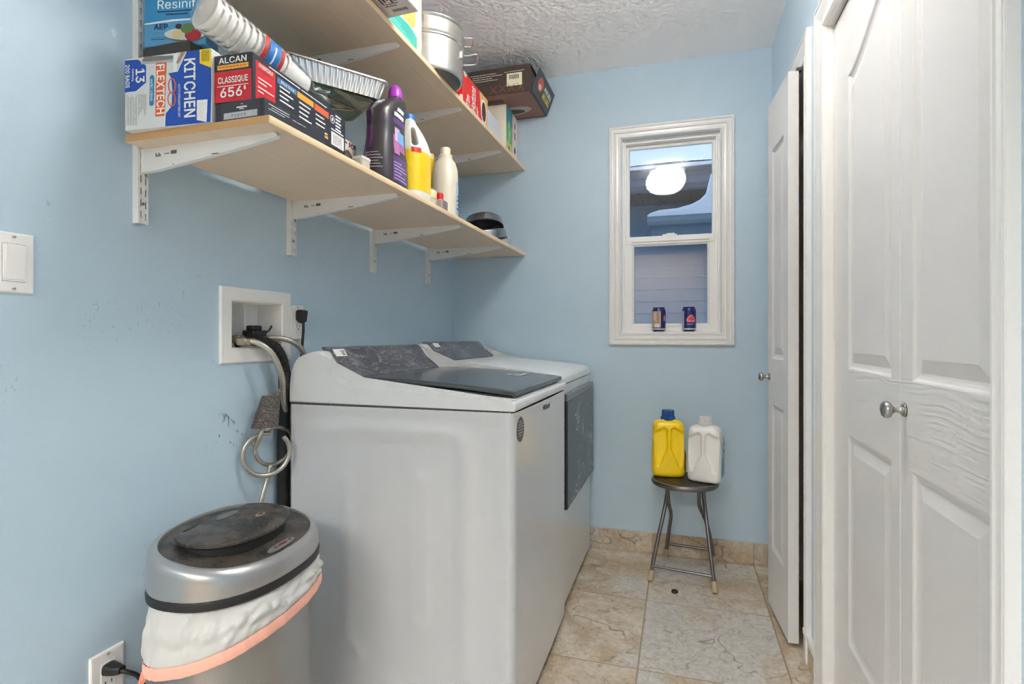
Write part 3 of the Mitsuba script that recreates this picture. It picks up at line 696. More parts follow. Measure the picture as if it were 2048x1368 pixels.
def wrap(y0, y1, xb, xf, z0, z1, r):
    """cabinet skin round front, far side and back: open along the near side"""
    q = [(xf - r, y0)] + [(xf - r + r * math.sin(a), y0 + r - r * math.cos(a)) for a in np.linspace(0.15, math.pi / 2, 9)]
    q += [(xf + 0.004 * math.sin(t * math.pi), y0 + r + (y1 - y0 - 2 * r) * t) for t in np.linspace(0.05, 0.95, 14)]
    q += [(xf - r + r * math.cos(a), y1 - r + r * math.sin(a)) for a in np.linspace(0, math.pi / 2, 9)]
    q += [(xb + 0.01, y1), (xb, y1 - 0.01), (xb, y0 + 0.01), (xb + 0.010, y0)]
    return q
q = wrap(WY0, WY1, XB, XF, 0, 0, R_)
skin = loft([np.array([(a, b, z) for a, b in q]) for z in (0.022, 0.8735)], closed=False, caps=False)
put('side_panel', side, ENAMEL, wk, True)
put('cabinet', skin, ENAMEL, wk, 35)
put('base', plainbox((XB + 0.02, WY0 + 0.02, 0.0), (XF - 0.02, WY1 - 0.02, 0.024)), DARK, wk)
put('seam', plainbox((XB + 0.006, WY0 + 0.004, 0.872), (XF - 0.006, WY1 - 0.004, 0.879)), C(70, 70, 70), wk)
def topshell(y0, y1, prof):
    prof = np.array(prof)
    rs = []
    for dy, ins in ((0.0, 0.0060), (0.0015, 0.0030), (0.004, 0.0010), (0.009, 0.0)):
        p = offset_ring(prof, ins); p[:, 1] = np.where(prof[:, 1] < prof[:, 1].min() + 0.001, prof[:, 1], p[:, 1]); rs.append((y0 + dy, p))
    rs += [(y1 - (y - y0), p) for y, p in rs[::-1]]
    return loft([np.column_stack([p[:, 0], np.full(len(p), y), p[:, 1]]) for y, p in rs])
def curve(pts, n=6): return [tuple(p) for p in spline(np.array([(a, 0, b) for a, b in pts]), n)[:, [0, 2]]]
tp = [(XB, 0.8785), (XF + 0.001, 0.8775), (XF + 0.005, 0.884)] + curve([(XF + 0.004, 0.897), (XF - 0.004, 0.905), (XF - 0.020, 0.9085), (0.60, 0.919), (0.42, 0.929), (0.300, 0.9350), (0.272, 0.9375)], 5) + curve([(0.258, 0.945), (0.228, 0.966), (0.200, 1.003), (0.184, 1.028), (0.170, 1.034), (0.150, 1.033), (0.112, 1.022), (0.088, 1.008), (0.070, 0.972), (XB, 0.930)], 5)
put('top_cover', topshell(WY0, WY1, tp), ENAMEL_TOP, wk, 35)
# the glass control panel under its protective film
cp = curve([(0.150, 1.0425), (0.168, 1.0415), (0.186, 1.030), (0.204, 1.005), (0.232, 0.973), (0.258, 0.956), (0.266, 0.9525)], 5)
def ribbon(c, th, y0, y1, yins=None):
    c = np.array(c); t = np.gradient(c, axis=0); nrm = np.stack([-t[:, 1], t[:, 0]], 1); nrm /= np.linalg.norm(nrm, axis=1, keepdims=True)
    if nrm[:, 1].mean() < 0: nrm = -nrm
    up_, dn = c, c - nrm * th
    loop_ = np.vstack([up_, dn[::-1]])
    return loft([np.column_stack([loop_[:, 0], np.full(len(loop_), y), loop_[:, 1]]) for y in (y0, y1)])
put('control_panel', ribbon([(a + 0.002, b + 0.004) for a, b in cp], 0.006, WY0 + 0.042, WY1 - 0.042), 'mat_film', wk, 35, label='black control panel under wrinkled protective film')
fa = Fr((0.188, WY0 + 0.055, 1.0305), Y, (-0.017, 0, 0.024))
put('sticker', Fr((0.2005, WY0 + 0.046, 1.0170), Y, (-0.02, 0, 0.029))(ext(R4(0, 0, 0.058, 0.026), 0.0012, 0.0005)), C(228, 226, 222), wk, label='white sticker')
put('sticker_print', Fr((0.2005, WY0 + 0.046, 1.0170), Y, (-0.02, 0, 0.029))(cat(*[ext(g_, 0.0003, 0.0017) for g_ in [R4(0.034, 0.003 + 0.004 * j, 0.054 - 0.004 * (j % 2), 0.005 + 0.004 * j) for j in range(5)]])), C(60, 60, 62), wk)
# lid
lp = curve([(0.266, 0.9555), (0.35, 0.9570), (0.50, 0.9505), (0.62, 0.9425), (0.72, 0.9340), (0.760, 0.9300), (0.773, 0.9275)], 6)
def lidmesh(c, th, y0, y1):
    c = np.array(c); loop_ = np.vstack([c, (c - np.array([0, th]))[::-1]])
    rs = []
    for dy, ins in ((0.0, 0.005), (0.002, 0.0018), (0.005, 0.0)):
        p = offset_ring(loop_[::-1], ins) if False else loop_.copy(); mid = loop_.mean(0)
        p[:, 1] = np.where(np.arange(len(p)) < len(c), p[:, 1] - ins * 0.7, p[:, 1] + ins * 0.4); p[:, 0] = np.clip(p[:, 0], None, c[:, 0].max() - ins * 2.5)
        rs.append((y0 + dy, p))
    rs += [(y1 - (y - y0), p) for y, p in rs[::-1]]
    return loft([np.column_stack([p[:, 0], np.full(len(p), y), p[:, 1]]) for y, p in rs])
put('lid', lidmesh(lp, 0.0135, WY0 + 0.034, WY1 - 0.034), LID, wk, 35, label='black glass lid')
put('lid_rim', lidmesh([(a - 0.012, b - 0.0138) for a, b in lp[1:]], 0.0085, WY0 + 0.046, WY1 - 0.046), GLOSSBLACK, wk, 35)
fl_ = Fr((0.665, WY1 - 0.235, 0.9402), Y, (-1, 0, 0.075))
put('lid_label', fl_(cat(ext(R4(0, 0, 0.115, 0.016), 0.0004), ext(R4(0, 0.016, 0.016, 0.05), 0.0004), ext(R4(0.028, 0.022, 0.07, 0.03), 0.0004))), C(190, 192, 194, 0.3, 0.4), wk, label='silver label on the lid')
fd = Fr((XF + 0.0018, 1.437, 0.862), Y, Z)
put('energy_sticker', Fr((XF + 0.0012, 1.463, 0.822), Y, Z)(ext(affinity.scale(sg.Point(0, 0).buffer(1, 24), 0.034, 0.034), 0.0006)), C(66, 66, 68), wk, label='round dark sticker')
put('sticker_text', Fr((XF + 0.0018, 1.463, 0.822), Y, Z)(cat(*[ext(R4(-w2, h2, w2, h2 + 0.0022), 0.0003) for w2, h2 in ((0.016, 0.020), (0.022, 0.013), (0.026, 0.006), (0.024, -0.002), (0.022, -0.010), (0.014, -0.018))])), C(150, 150, 152), wk)
put('badge', Fr((XF + 0.0042, 1.712, 0.842), Y, Z)(text('Whirlpool', 0.016, 0.098, True)), C(50, 50, 52), wk, label='dark brand lettering')

# ================================================================== DRYER
DY0, DY1 = 2.104, 2.802
dk = thing('dryer', 'white clothes dryer with a black film-covered door behind the washer', 'dryer')
XD2 = 0.766
q = [(XB + 0.01, DY0), (XD2 - 0.02, DY0)] + [(XD2 - 0.02 + 0.02 * math.sin(a), DY0 + 0.02 - 0.02 * math.cos(a)) for a in np.linspace(0.2, math.pi / 2, 8)] + [(XD2 - 0.02 + 0.02 * math.cos(a), DY1 - 0.02 + 0.02 * math.sin(a)) for a in np.linspace(0, math.pi / 2, 8)] + [(XB + 0.01, DY1), (XB, DY1 - 0.01), (XB, DY0 + 0.01)]
put('cabinet', loft([np.array([(a, b, z) for a, b in q]) for z in (0.022, 0.888)]), ENAMEL, dk, 35)
put('base', plainbox((XB + 0.02, DY0 + 0.02, 0.0), (XD2 - 0.02, DY1 - 0.02, 0.0225)), DARK, dk)
tp2 = [(XB, 0.8915), (XD2 - 0.001, 0.8905), (XD2 + 0.002, 0.896)] + curve([(XD2 + 0.001, 0.908), (XD2 - 0.008, 0.922), (XD2 - 0.035, 0.934), (0.60, 0.950), (0.42, 0.963), (0.30, 0.969), (0.262, 0.9715)], 5) + curve([(0.245, 0.977), (0.222, 0.992), (0.195, 1.020), (0.178, 1.040), (0.165, 1.046), (0.150, 1.045), (0.112, 1.03), (0.088, 1.01), (0.070, 0.972), (XB, 0.930)], 5)
put('top_cover', topshell(DY0, DY1, tp2), ENAMEL_TOP, dk, 35)
cp2 = curve([(0.146, 1.0525), (0.166, 1.0515), (0.182, 1.0445), (0.200, 1.0225), (0.225, 0.996), (0.248, 0.980), (0.258, 0.976)], 5)
put('control_panel', ribbon([(a + 0.001, b + 0.003) for a, b in cp2], 0.006, DY0 + 0.042, DY1 - 0.042), 'mat_film', dk, 35, label='black control panel under protective film')
put('sticker', Fr((0.1965, DY0 + 0.062, 1.0315), Y, (-0.02, 0, 0.026))(ext(R4(0, 0, 0.055, 0.022), 0.0012, 0.0008)), C(216, 214, 210), dk, label='white sticker')
put('door', trimesh.convex.convex_hull(np.array([(x, y, z) for x, i_ in ((XD2 + 0.0005, 0.0), (XD2 + 0.015, 0.0), (XD2 + 0.018, 0.003)) for y in (DY0 + 0.012 + i_, DY1 - 0.016 - i_) for z in (0.402 + i_, 0.822 - i_)])), 'mat_film_door', dk, label='black glass door under wrinkled film')
put('door_top_reflection', trimesh.convex.convex_hull(np.array([(x, y, z) for x, i_ in ((XD2 + 0.0005, 0.0), (XD2 + 0.014, 0.0), (XD2 + 0.017, 0.003)) for y in (DY0 + 0.012 + i_, DY1 - 0.016 - i_) for z in (0.824, 0.852 - i_)])), C(110, 112, 114, 0.3, 0.5), dk, label='top strip of the door with grey reflection painted in')  # grey reflection along the door top, modelled as a coloured strip
put('film_tab', Fr((XD2 + 0.0185, DY1 - 0.045, 0.43), Y, Z)(cat(ext(R4(0, 0, 0.02, 0.006), 0.0003), ext(R4(0.008, 0.006, 0.022, 0.02), 0.0003))), C(200, 202, 204), dk)

# ================================================================== TRASH CAN
BX, BY, BR = 0.237, 1.031, 0.10
tk = thing('trash_can', 'oval brushed steel trash can with a black sensor lid in the corner by the washer', 'trash can')
def bring(a, b, z, n=2.3, k=72): return super_ring(b, a, n, BX, BY, z, BR, k)
tilt = lambda h, s=0.19: (lambda X_, Y_: h - s * ((X_ - BX) * math.cos(BR) + (Y_ - BY) * math.sin(BR)))
put('body', loft([bring(0.180, 0.124, 0.0), bring(0.184, 0.128, 0.006), bring(0.184, 0.128, 0.53)]), 'mat_brushed', tk, 40)
put('band', loft([bring(0.198, 0.141, 0.541), bring(0.2025, 0.1455, 0.543), bring(0.2035, 0.1465, 0.555), bring(0.2015, 0.1445, 0.560), bring(0.198, 0.141, 0.560)]), BLACK, tk, 40, label='black rubber band')
put('collar', loft([bring(0.200, 0.143, 0.560), bring(0.2015, 0.1445, 0.563), bring(0.2015, 0.1445, tilt(0.606)), bring(0.1995, 0.1425, tilt(0.617)), bring(0.195, 0.138, tilt(0.624)), bring(0.188, 0.131, tilt(0.629)), bring(0.1825, 0.1255, tilt(0.630)), bring(0.1815, 0.1245, tilt(0.627)), bring(0.180, 0.123, tilt(0.620))], caps=False), SILVER, tk, 40, label='silver plastic collar')
put('deck', loft([bring(0.181, 0.124, tilt(0.618)), bring(0.181, 0.124, tilt(0.624)), bring(0.165, 0.110, tilt(0.6255))]), 'mat_bin_lid', tk, 40)
def tl(u, v, h):   # point on the tilted deck: u across (towards the sensor), v along
    X_ = BX + u * math.cos(BR) - v * math.sin(BR); Y_ = BY + u * math.sin(BR) + v * math.cos(BR)
    return np.array([X_, Y_, 0.626 - 0.19 * u + h])
def lidring(a, b, du, h, lift, n=2.2, k=60, cut=-0.070):
    t = np.arange(k) * 2 * np.pi / k
    return np.array([tl(max(du + b * math.copysign(abs(math.cos(q)) ** (2 / n), math.cos(q)), cut), a * math.copysign(abs(math.sin(q)) ** (2 / n), math.sin(q)), h + lift * (0.07 + du + b * math.copysign(abs(math.cos(q)) ** (2 / n), math.cos(q)))) for q in t])
put('lid', loft([lidring(0.138, 0.090, -0.012, 0.006, 0.12), lidring(0.142, 0.094, -0.012, 0.009, 0.12), lidring(0.142, 0.094, -0.012, 0.014, 0.12), lidring(0.137, 0.089, -0.012, 0.0175, 0.12), lidring(0.10, 0.06, -0.012, 0.020, 0.12)]), 'mat_bin_lid', tk, 40, label='black dusty flip lid')
put('lid_well', loft([lidring(0.130, 0.084, -0.012, 0.0005, 0.0), lidring(0.130, 0.084, -0.012, 0.006, 0.12)]), DARK, tk)
put('hinge', np_h := loft([np.array([tl(-0.073 + 0.004 * math.cos(a), s, 0.013 + 0.004 * math.sin(a)) for a in np.arange(10) * 2 * np.pi / 10]) for s in (-0.085, 0.075)]), DARK, tk)
def decal(c, a, b, h, lift, ang=0.0, n=2.6, k=28):
    t = np.arange(k) * 2 * np.pi / k
    r_ = []
    for q in t:
        v_ = a * math.copysign(abs(math.cos(q)) ** (2 / n), math.cos(q)); u_ = b * math.copysign(abs(math.sin(q)) ** (2 / n), math.sin(q))
        u2, v2 = c[0] + u_ * math.cos(ang) - v_ * math.sin(ang), c[1] + u_ * math.sin(ang) + v_ * math.cos(ang)
        r_.append(tl(u2, v2, h + lift * (0.07 + u2)))
    return np.array(r_)
put('lid_badge', loft([decal((-0.05, 0.018), 0.034, 0.010, 0.0175, 0.12), decal((-0.05, 0.018), 0.034, 0.010, 0.0212, 0.12)]), C(96, 94, 90, 0.35, 0.3), tk, label='grey oval badge on the lid')
put('worn_mark', loft([decal((0.012, 0.052), 0.014, 0.008, 0.0195, 0.12), decal((0.012, 0.052), 0.013, 0.007, 0.0216, 0.12)]), C(128, 118, 106, 0.4, 0.4), tk)
put('worn_mark', loft([decal((0.012, 0.054), 0.007, 0.0035, 0.0214, 0.12), decal((0.012, 0.054), 0.0065, 0.003, 0.0221, 0.12)]), C(60, 30, 20, 0.4), tk)
put('sensor_panel', loft([decal((0.104, -0.002), 0.047, 0.010, 0.0, 0.0), decal((0.104, -0.002), 0.047, 0.010, 0.0022, 0.0), decal((0.104, -0.002), 0.044, 0.008, 0.003, 0.0)]), C(112, 110, 108, 0.3, 0.3), tk, label='grey sensor panel')
put('sensor_window', loft([decal((0.104, 0.004), 0.016, 0.0035, 0.0025, 0.0), decal((0.104, 0.004), 0.016, 0.0035, 0.0036, 0.0)]), C(90, 30, 22, 0.2), tk, label='red sensor window')
put('button', loft([decal((0.104, -0.022), 0.005, 0.003, 0.0025, 0.0), decal((0.104, -0.022), 0.005, 0.003, 0.0038, 0.0)]), C(60, 60, 60), tk)
put('button', loft([decal((0.104, 0.030), 0.005, 0.003, 0.0025, 0.0), decal((0.104, 0.030), 0.005, 0.003, 0.0038, 0.0)]), C(60, 60, 60), tk)
# liner bag hanging over the rim
gk = thing('trash_bag', 'white plastic bag with an orange drawstring hanging over the trash can rim', 'trash bag')
KB = 240
def bagring(t, z, extra, amp):
    base = bring(0.1895 + extra, 0.1335 + extra, z, 2.3, KB)
    th = np.arange(KB) * 2 * np.pi / KB
    q = np.column_stack([np.cos(th) * 3.2, np.sin(th) * 3.2, np.full(KB, t * 1.1)])
    nz = meshkit.fbm(q + 11, 3, 3) - 0.5
    rid = np.abs(meshkit.noise(np.column_stack([np.cos(th) * 9 + t * 3, np.sin(th) * 9, np.full(KB, t * 2.2)]), 5) - 0.5)
    c = np.array([BX, BY, 0]); d = base - c; d[:, 2] = 0; d /= np.linalg.norm(d, axis=1, keepdims=True)
    return base + d * (amp * (nz * 1.5 + rid * 1.3))[:, None]
zb = lambda X_, Y_: 0.452 + 0.10 * (Y_ - BY) + 0.24 * (X_ - BX)
rs = []
for t in np.linspace(0, 1, 18):
    rs.append(bagring(t, (lambda t: (lambda X_, Y_: 0.541 * (1 - t) + zb(X_, Y_) * t))(t), 0.005 + 0.008 * math.sin(min(t * 1.15, 1) * math.pi * 0.5), 0.002 + 0.014 * math.sin(t * math.pi) ** 0.7 + 0.003 * t))
put('plastic', loft(rs, caps=False), 'mat_bag', gk, True)
def ringband(t0, z, ex, h, y): return None
rb = [bagring(1.0, zb, 0.0145, 0.005), bagring(1.0, lambda a, b: zb(a, b) - 0.011, 0.0165, 0.005), bagring(1.0, lambda a, b: zb(a, b) - 0.024, 0.0155, 0.005), bagring(1.0, lambda a, b: zb(a, b) - 0.0255, 0.0125, 0.005), bagring(1.0, zb, 0.0115, 0.005)]
put('drawstring', loft(rb, caps=False), C(240, 176, 156, 0.4), gk, True, label='orange drawstring hem')
p0 = rb[1][int(KB * (-0.28 % 1))]
pk = np.array([0.165, 0.852, 0.392])
put('knot', trimesh.convex.convex_hull(np.array([pk + np.array(o) for o in ((0, 0, 0.012), (0.016, -0.004, 0.004), (0.006, -0.016, -0.004), (-0.012, -0.012, -0.034), (-0.002, -0.020, -0.032), (0.004, -0.004, -0.012), (-0.008, -0.002, 0.006))])), C(232, 138, 114, 0.4), gk, 50)

# ================================================================== STOOL
sk = thing('folding_stool', 'small round folding stool with a black seat and grey tube legs under the window', 'stool')
SX, SY = 1.222, 2.585
put('seat_rim', lathe([(0.128, 0.420), (0.140, 0.420), (0.1445, 0.426), (0.1445, 0.435), (0.141, 0.440), (0.133, 0.441), (0.128, 0.436)], (SX, SY, 0), Z, 56), TUBE, sk, 40, label='grey metal seat rim')
put('seat', lathe([(0.0, 0.422), (0.134, 0.422), (0.1345, 0.4385), (0.128, 0.4425), (0.06, 0.444), (0.0, 0.444)], (SX, SY, 0), Z, 56), C(24, 22, 21, 0.5), sk, 40, label='black round seat')
def legpath(foot, knee, hip): return [foot, knee * 0.55 + foot * 0.45 + np.array([0, 0, 0.0]), knee, hip]
fA = [np.array([1.079, 2.505, 0.022]), np.array([1.105, 2.535, 0.16]), np.array([1.132, 2.565, 0.285]), np.array([1.146, 2.60, 0.36]), np.array([1.150, 2.615, 0.424])]
fC = [np.array([1.342, 2.465, 0.022]), np.array([1.326, 2.50, 0.16]), np.array([1.312, 2.54, 0.285]), np.array([1.304, 2.585, 0.36]), np.array([1.303, 2.60, 0.424])]
fB = [np.array([1.136, 2.80, 0.022]), np.array([1.152, 2.745, 0.15]), np.array([1.162, 2.67, 0.25]), np.array([1.153, 2.56, 0.34]), np.array([1.150, 2.50, 0.424])]
fD = [np.array([1.356, 2.775, 0.022]), np.array([1.335, 2.72, 0.15]), np.array([1.312, 2.65, 0.25]), np.array([1.284, 2.545, 0.34]), np.array([1.282, 2.49, 0.424])]
for p in (fA, fC, fB, fD):
    put('leg', tube(p, 0.0085, 14, 10), TUBE, sk, True)
    d = p[1] - p[0]; d /= np.linalg.norm(d)
    put('foot_cap', lathe([(0.009, -0.021 / d[2] + 0.004), (0.0118, -0.018), (0.0118, 0.022), (0.0095, 0.026)], p[0], d, 16), C(170, 150, 122, 0.6), sk, 40, label='tan rubber foot cap')
def lerp(p, z):
    q = spline(p, 10); i = int(np.argmin(abs(q[:, 2] - z))); return q[i]
put('stretcher', tube([lerp(fA, 0.062), lerp(fC, 0.062)], 0.0062, 12, 2), TUBE, sk, True)
put('stretcher', tube([lerp(fB, 0.075), lerp(fD, 0.075)], 0.0062, 12, 2), TUBE, sk, True)
put('pivot_bolt', lathe([(0.006, -0.012), (0.006, 0.012)], (lerp(fC, 0.28) + lerp(fD, 0.28)) / 2, X, 12), C(70, 68, 66, 0.3, 0.7), sk)

# detergent jugs on the stool
def jug(name, label, cx, cy, z0, rot, body, cap, capd, hgt, label_fn=None):
    k = thing(name, label, 'detergent jug')
    a, b = 0.0715, 0.049      # half width across the view, half depth
    secs = [(0.0, a - 0.016, b - 0.014), (0.004, a - 0.006, b - 0.005), (0.014, a, b), (0.10, a + 0.001, b), (hgt * 0.62, a - 0.002, b), (hgt * 0.82, a - 0.003, b - 0.001), (hgt * 0.90, a - 0.006, b - 0.004), (hgt * 0.945, a - 0.016, b - 0.012), (hgt * 0.965, a - 0.034, b - 0.020), (hgt * 0.975, 0.030, 0.026), (hgt, 0.024, 0.024)]
    m = bottle(secs, 0, 0, 0, 0, 4.0, 64)
    mm = m3.Manifold(m3.Mesh(m.vertices.astype(np.float32), m.faces.astype(np.uint32)))
    for s in (-1, 1):
        # the two hollows either side of the handle, on the face towards the viewer
        q = [(s * 0.022, -0.052, hgt * 0.80), (s * 0.060, -0.052, hgt * 0.72), (s * 0.060, -0.052, hgt * 0.20), (s * 0.046, -0.050, hgt * 0.22), (s * 0.020, -0.052, hgt * 0.50)]
        hull = m3.Manifold.batch_hull([m3.Manifold.sphere(0.014 if i in (0, 1, 4) else 0.008, 24).translate(p) for i, p in enumerate(q)])
        hull = m3.Manifold.batch_hull([m3.Manifold.sphere(r, 20).translate((p[0], p[1], p[2])) for p, r in zip(q, (0.017, 0.022, 0.008, 0.010, 0.017))])
        mm = mm - hull
    mm = mm.refine_to_length(0.006)
    mesh = trimesh.Trimesh(mm.to_mesh().vert_properties[:, :3], mm.to_mesh().tri_verts, process=True)
    trimesh.smoothing.filter_taubin(mesh, iterations=14)
    Rm = trimesh.transformations.rotation_matrix(rot, Z); Rm[:3, 3] = (cx, cy, z0)
    mesh.apply_transform(Rm)
    put('body', mesh, body, k, 60)
    n = 36; ang = np.arange(n * 2) * np.pi / n
    rr = lambda r: np.column_stack([(r + 0.0012 * (np.arange(2 * n) % 2)) * np.cos(ang) + cx, (r + 0.0012 * (np.arange(2 * n) % 2)) * np.sin(ang) + cy])
    cs = [(0.031, 0.0), (0.031, 0.014), (0.0265, 0.016), (0.0260, capd - 0.004), (0.0235, capd), (0.0, capd)]
    put('cap', loft([np.column_stack([rr(max(r, 1e-4)), np.full(2 * n, z0 + hgt - 0.008 + h)]) for r, h in cs]), cap, k, 40, label='screw cap')
    return k
YEL, BLU = C(244, 206, 20, 0.3), C(22, 66, 130, 0.35)
j1 = jug('detergent_jug', 'yellow detergent jug with a blue cap on the stool', 1.150, 2.62, 0.4445, math.radians(8), YEL, BLU, 0.045, 0.262)
def side_fr(cx, cy, rot, half=0.0722, back=0.045):
    n_, t_ = np.array([math.cos(rot), math.sin(rot), 0]), np.array([-math.sin(rot), math.cos(rot), 0])
    return Fr(np.array([cx, cy, 0.472]) + n_ * half - t_ * back, t_, Z)
f_ = side_fr(1.150, 2.62, math.radians(8), 0.0724, 0.030)
put('label', f_(cat(ext(affinity.scale(sg.box(0, 0, 0.06, 0.085).buffer(0.003), 1, 1), 0.0006))), C(46, 44, 40), j1, label='dark label on its side')
prints(f_, j1, [('label_print', C(228, 130, 40), [R4(0.004, 0.045, 0.05, 0.062)], 4), ('label_print', C(90, 150, 190), [sg.Point(0.02, 0.022).buffer(0.012)], 4)])
j2 = jug('detergent_jug', 'white detergent jug with a pale grey cap on the stool, right of the yellow one', 1.309, 2.565, 0.4445, math.radians(-14), C(226, 224, 220, 0.3), C(196, 196, 194, 0.4), 0.038, 0.252)
f_ = side_fr(1.309, 2.565, math.radians(-14), 0.0724, 0.038)
lab = sg.Polygon([(0.002, 0.0), (0.074, 0.002), (0.074, 0.165), (0.052, 0.16), (0.018, 0.09)]).buffer(0.003)
put('label', f_(ext(lab, 0.0008)), C(150, 184, 208), j2, label='pale blue label')
prints(f_, j2, [('label_print', C(36, 84, 136), lines(0.012, 0.078, 0.05, 10, 0.0075, 0.003, 3) + [R4(0.05, 0.10, 0.068, 0.114), R4(0.058, 0.13, 0.072, 0.146)], 4)])
# black ring on the floor
ang = np.arange(40) * 2 * np.pi / 40
solo('floor_ring', lathe([(0.006, 0.0), (0.0125, 0.0), (0.0135, 0.002), (0.0135, 0.0075), (0.012, 0.009), (0.0075, 0.009), (0.0065, 0.005), (0.006, 0.0)], (1.181, 2.421, 0.0005), Z, 32), C(40, 28, 20, 0.4), 'small dark ring lying on the floor in front of the stool', 'ring', None, 40)

# cans on the window sill
sill = put('sill', frB(plainbox((WX0 + 0.001, WZ0 - 0.0005, -0.115), (WX1 - 0.001, WZ0 + 0.004, 0.0005))), TRIM, 'window_1')
def can(label, x, y, rot, tan):
    k = thing('drink_can', label, 'can')
    z0 = WZ0 + 0.0042
    put('body', lathe([(0.0, 0.004), (0.020, 0.004), (0.023, 0.0), (0.0265, 0.004), (0.0320, 0.012), (0.0328, 0.016), (0.0328, 0.100), (0.0320, 0.106), (0.0285, 0.113), (0.0270, 0.1175)], (x, y, z0), Z, 40), C(38, 44, 104, 0.25, 0.3), k, 40)
    put('lid', lathe([(0.0270, 0.1165), (0.0278, 0.119), (0.0278, 0.1205), (0.0265, 0.1205), (0.0255, 0.1165), (0.0, 0.1165)], (x, y, z0), Z, 40), C(44, 44, 56, 0.3, 0.8), k, 40)
    put('base_rim', lathe([(0.0325, 0.0085), (0.0331, 0.011), (0.0331, 0.0155), (0.0329, 0.0165)], (x, y, z0), Z, 40), C(196, 194, 196, 0.3, 0.5), k, 40)
    def wrapp(a0, a1, h0, h1, col, nm, lay=1, shape=None):
        a = np.linspace(math.radians(a0), math.radians(a1), 14); r = 0.0329 + 0.0002 * lay
        hi = [h0 + (h1 - h0) * (shape(t) if shape else 1.0) for t in np.linspace(0, 1, 14)]; lo_ = [h0 if not shape else h0 + (h1 - h0) * 0.15 * (1 - shape(t)) for t in np.linspace(0, 1, 14)]
        put(nm, loft([np.column_stack([x + r * np.cos(a + rot), y + r * np.sin(a + rot), z0 + np.array(lo_)]), np.column_stack([x + r * np.cos(a + rot), y + r * np.sin(a + rot), z0 + np.array(hi)])], closed=False, caps=False), col, k, True)
    if tan:
        wrapp(-178, -70, 0.020, 0.101, C(178, 150, 132), 'label')
        wrapp(-140, -112, 0.055, 0.098, C(204, 176, 160), 'label_print', 2); wrapp(-128, -84, 0.020, 0.038, C(226, 220, 214), 'label_print', 2); wrapp(-104, -84, 0.040, 0.099, C(160, 128, 104), 'label_print', 2)
        wrapp(-46, -22, 0.052, 0.084, C(206, 110, 132), 'emblem', 1, lambda t: 0.55 + 0.45 * math.sin(t * math.pi))
    else:
        wrapp(-178, -134, 0.018, 0.101, C(172, 174, 186), 'label')
        wrapp(-112, -34, 0.045, 0.082, C(214, 120, 132), 'emblem', 1, lambda t: 0.45 + 0.55 * math.sin(t * math.pi))
        wrapp(-96, -40, 0.054, 0.074, C(196, 66, 76), 'emblem', 2, lambda t: 0.5 + 0.5 * math.sin(t * math.pi))
        wrapp(-112, -50, 0.034, 0.038, C(150, 160, 196), 'label_print', 1)
can('drink can with a tan label on the window sill, left one', 1.101, D + 0.020, 0.0, True)
can('dark blue drink can with a pink emblem on the window sill, right one', 1.245, D + 0.020, 0.0, False)
# ================================================================== GOODS ON THE LOWER SHELF
W_ = C(236, 234, 230, 0.45); INK = C(44, 42, 46, 0.5)
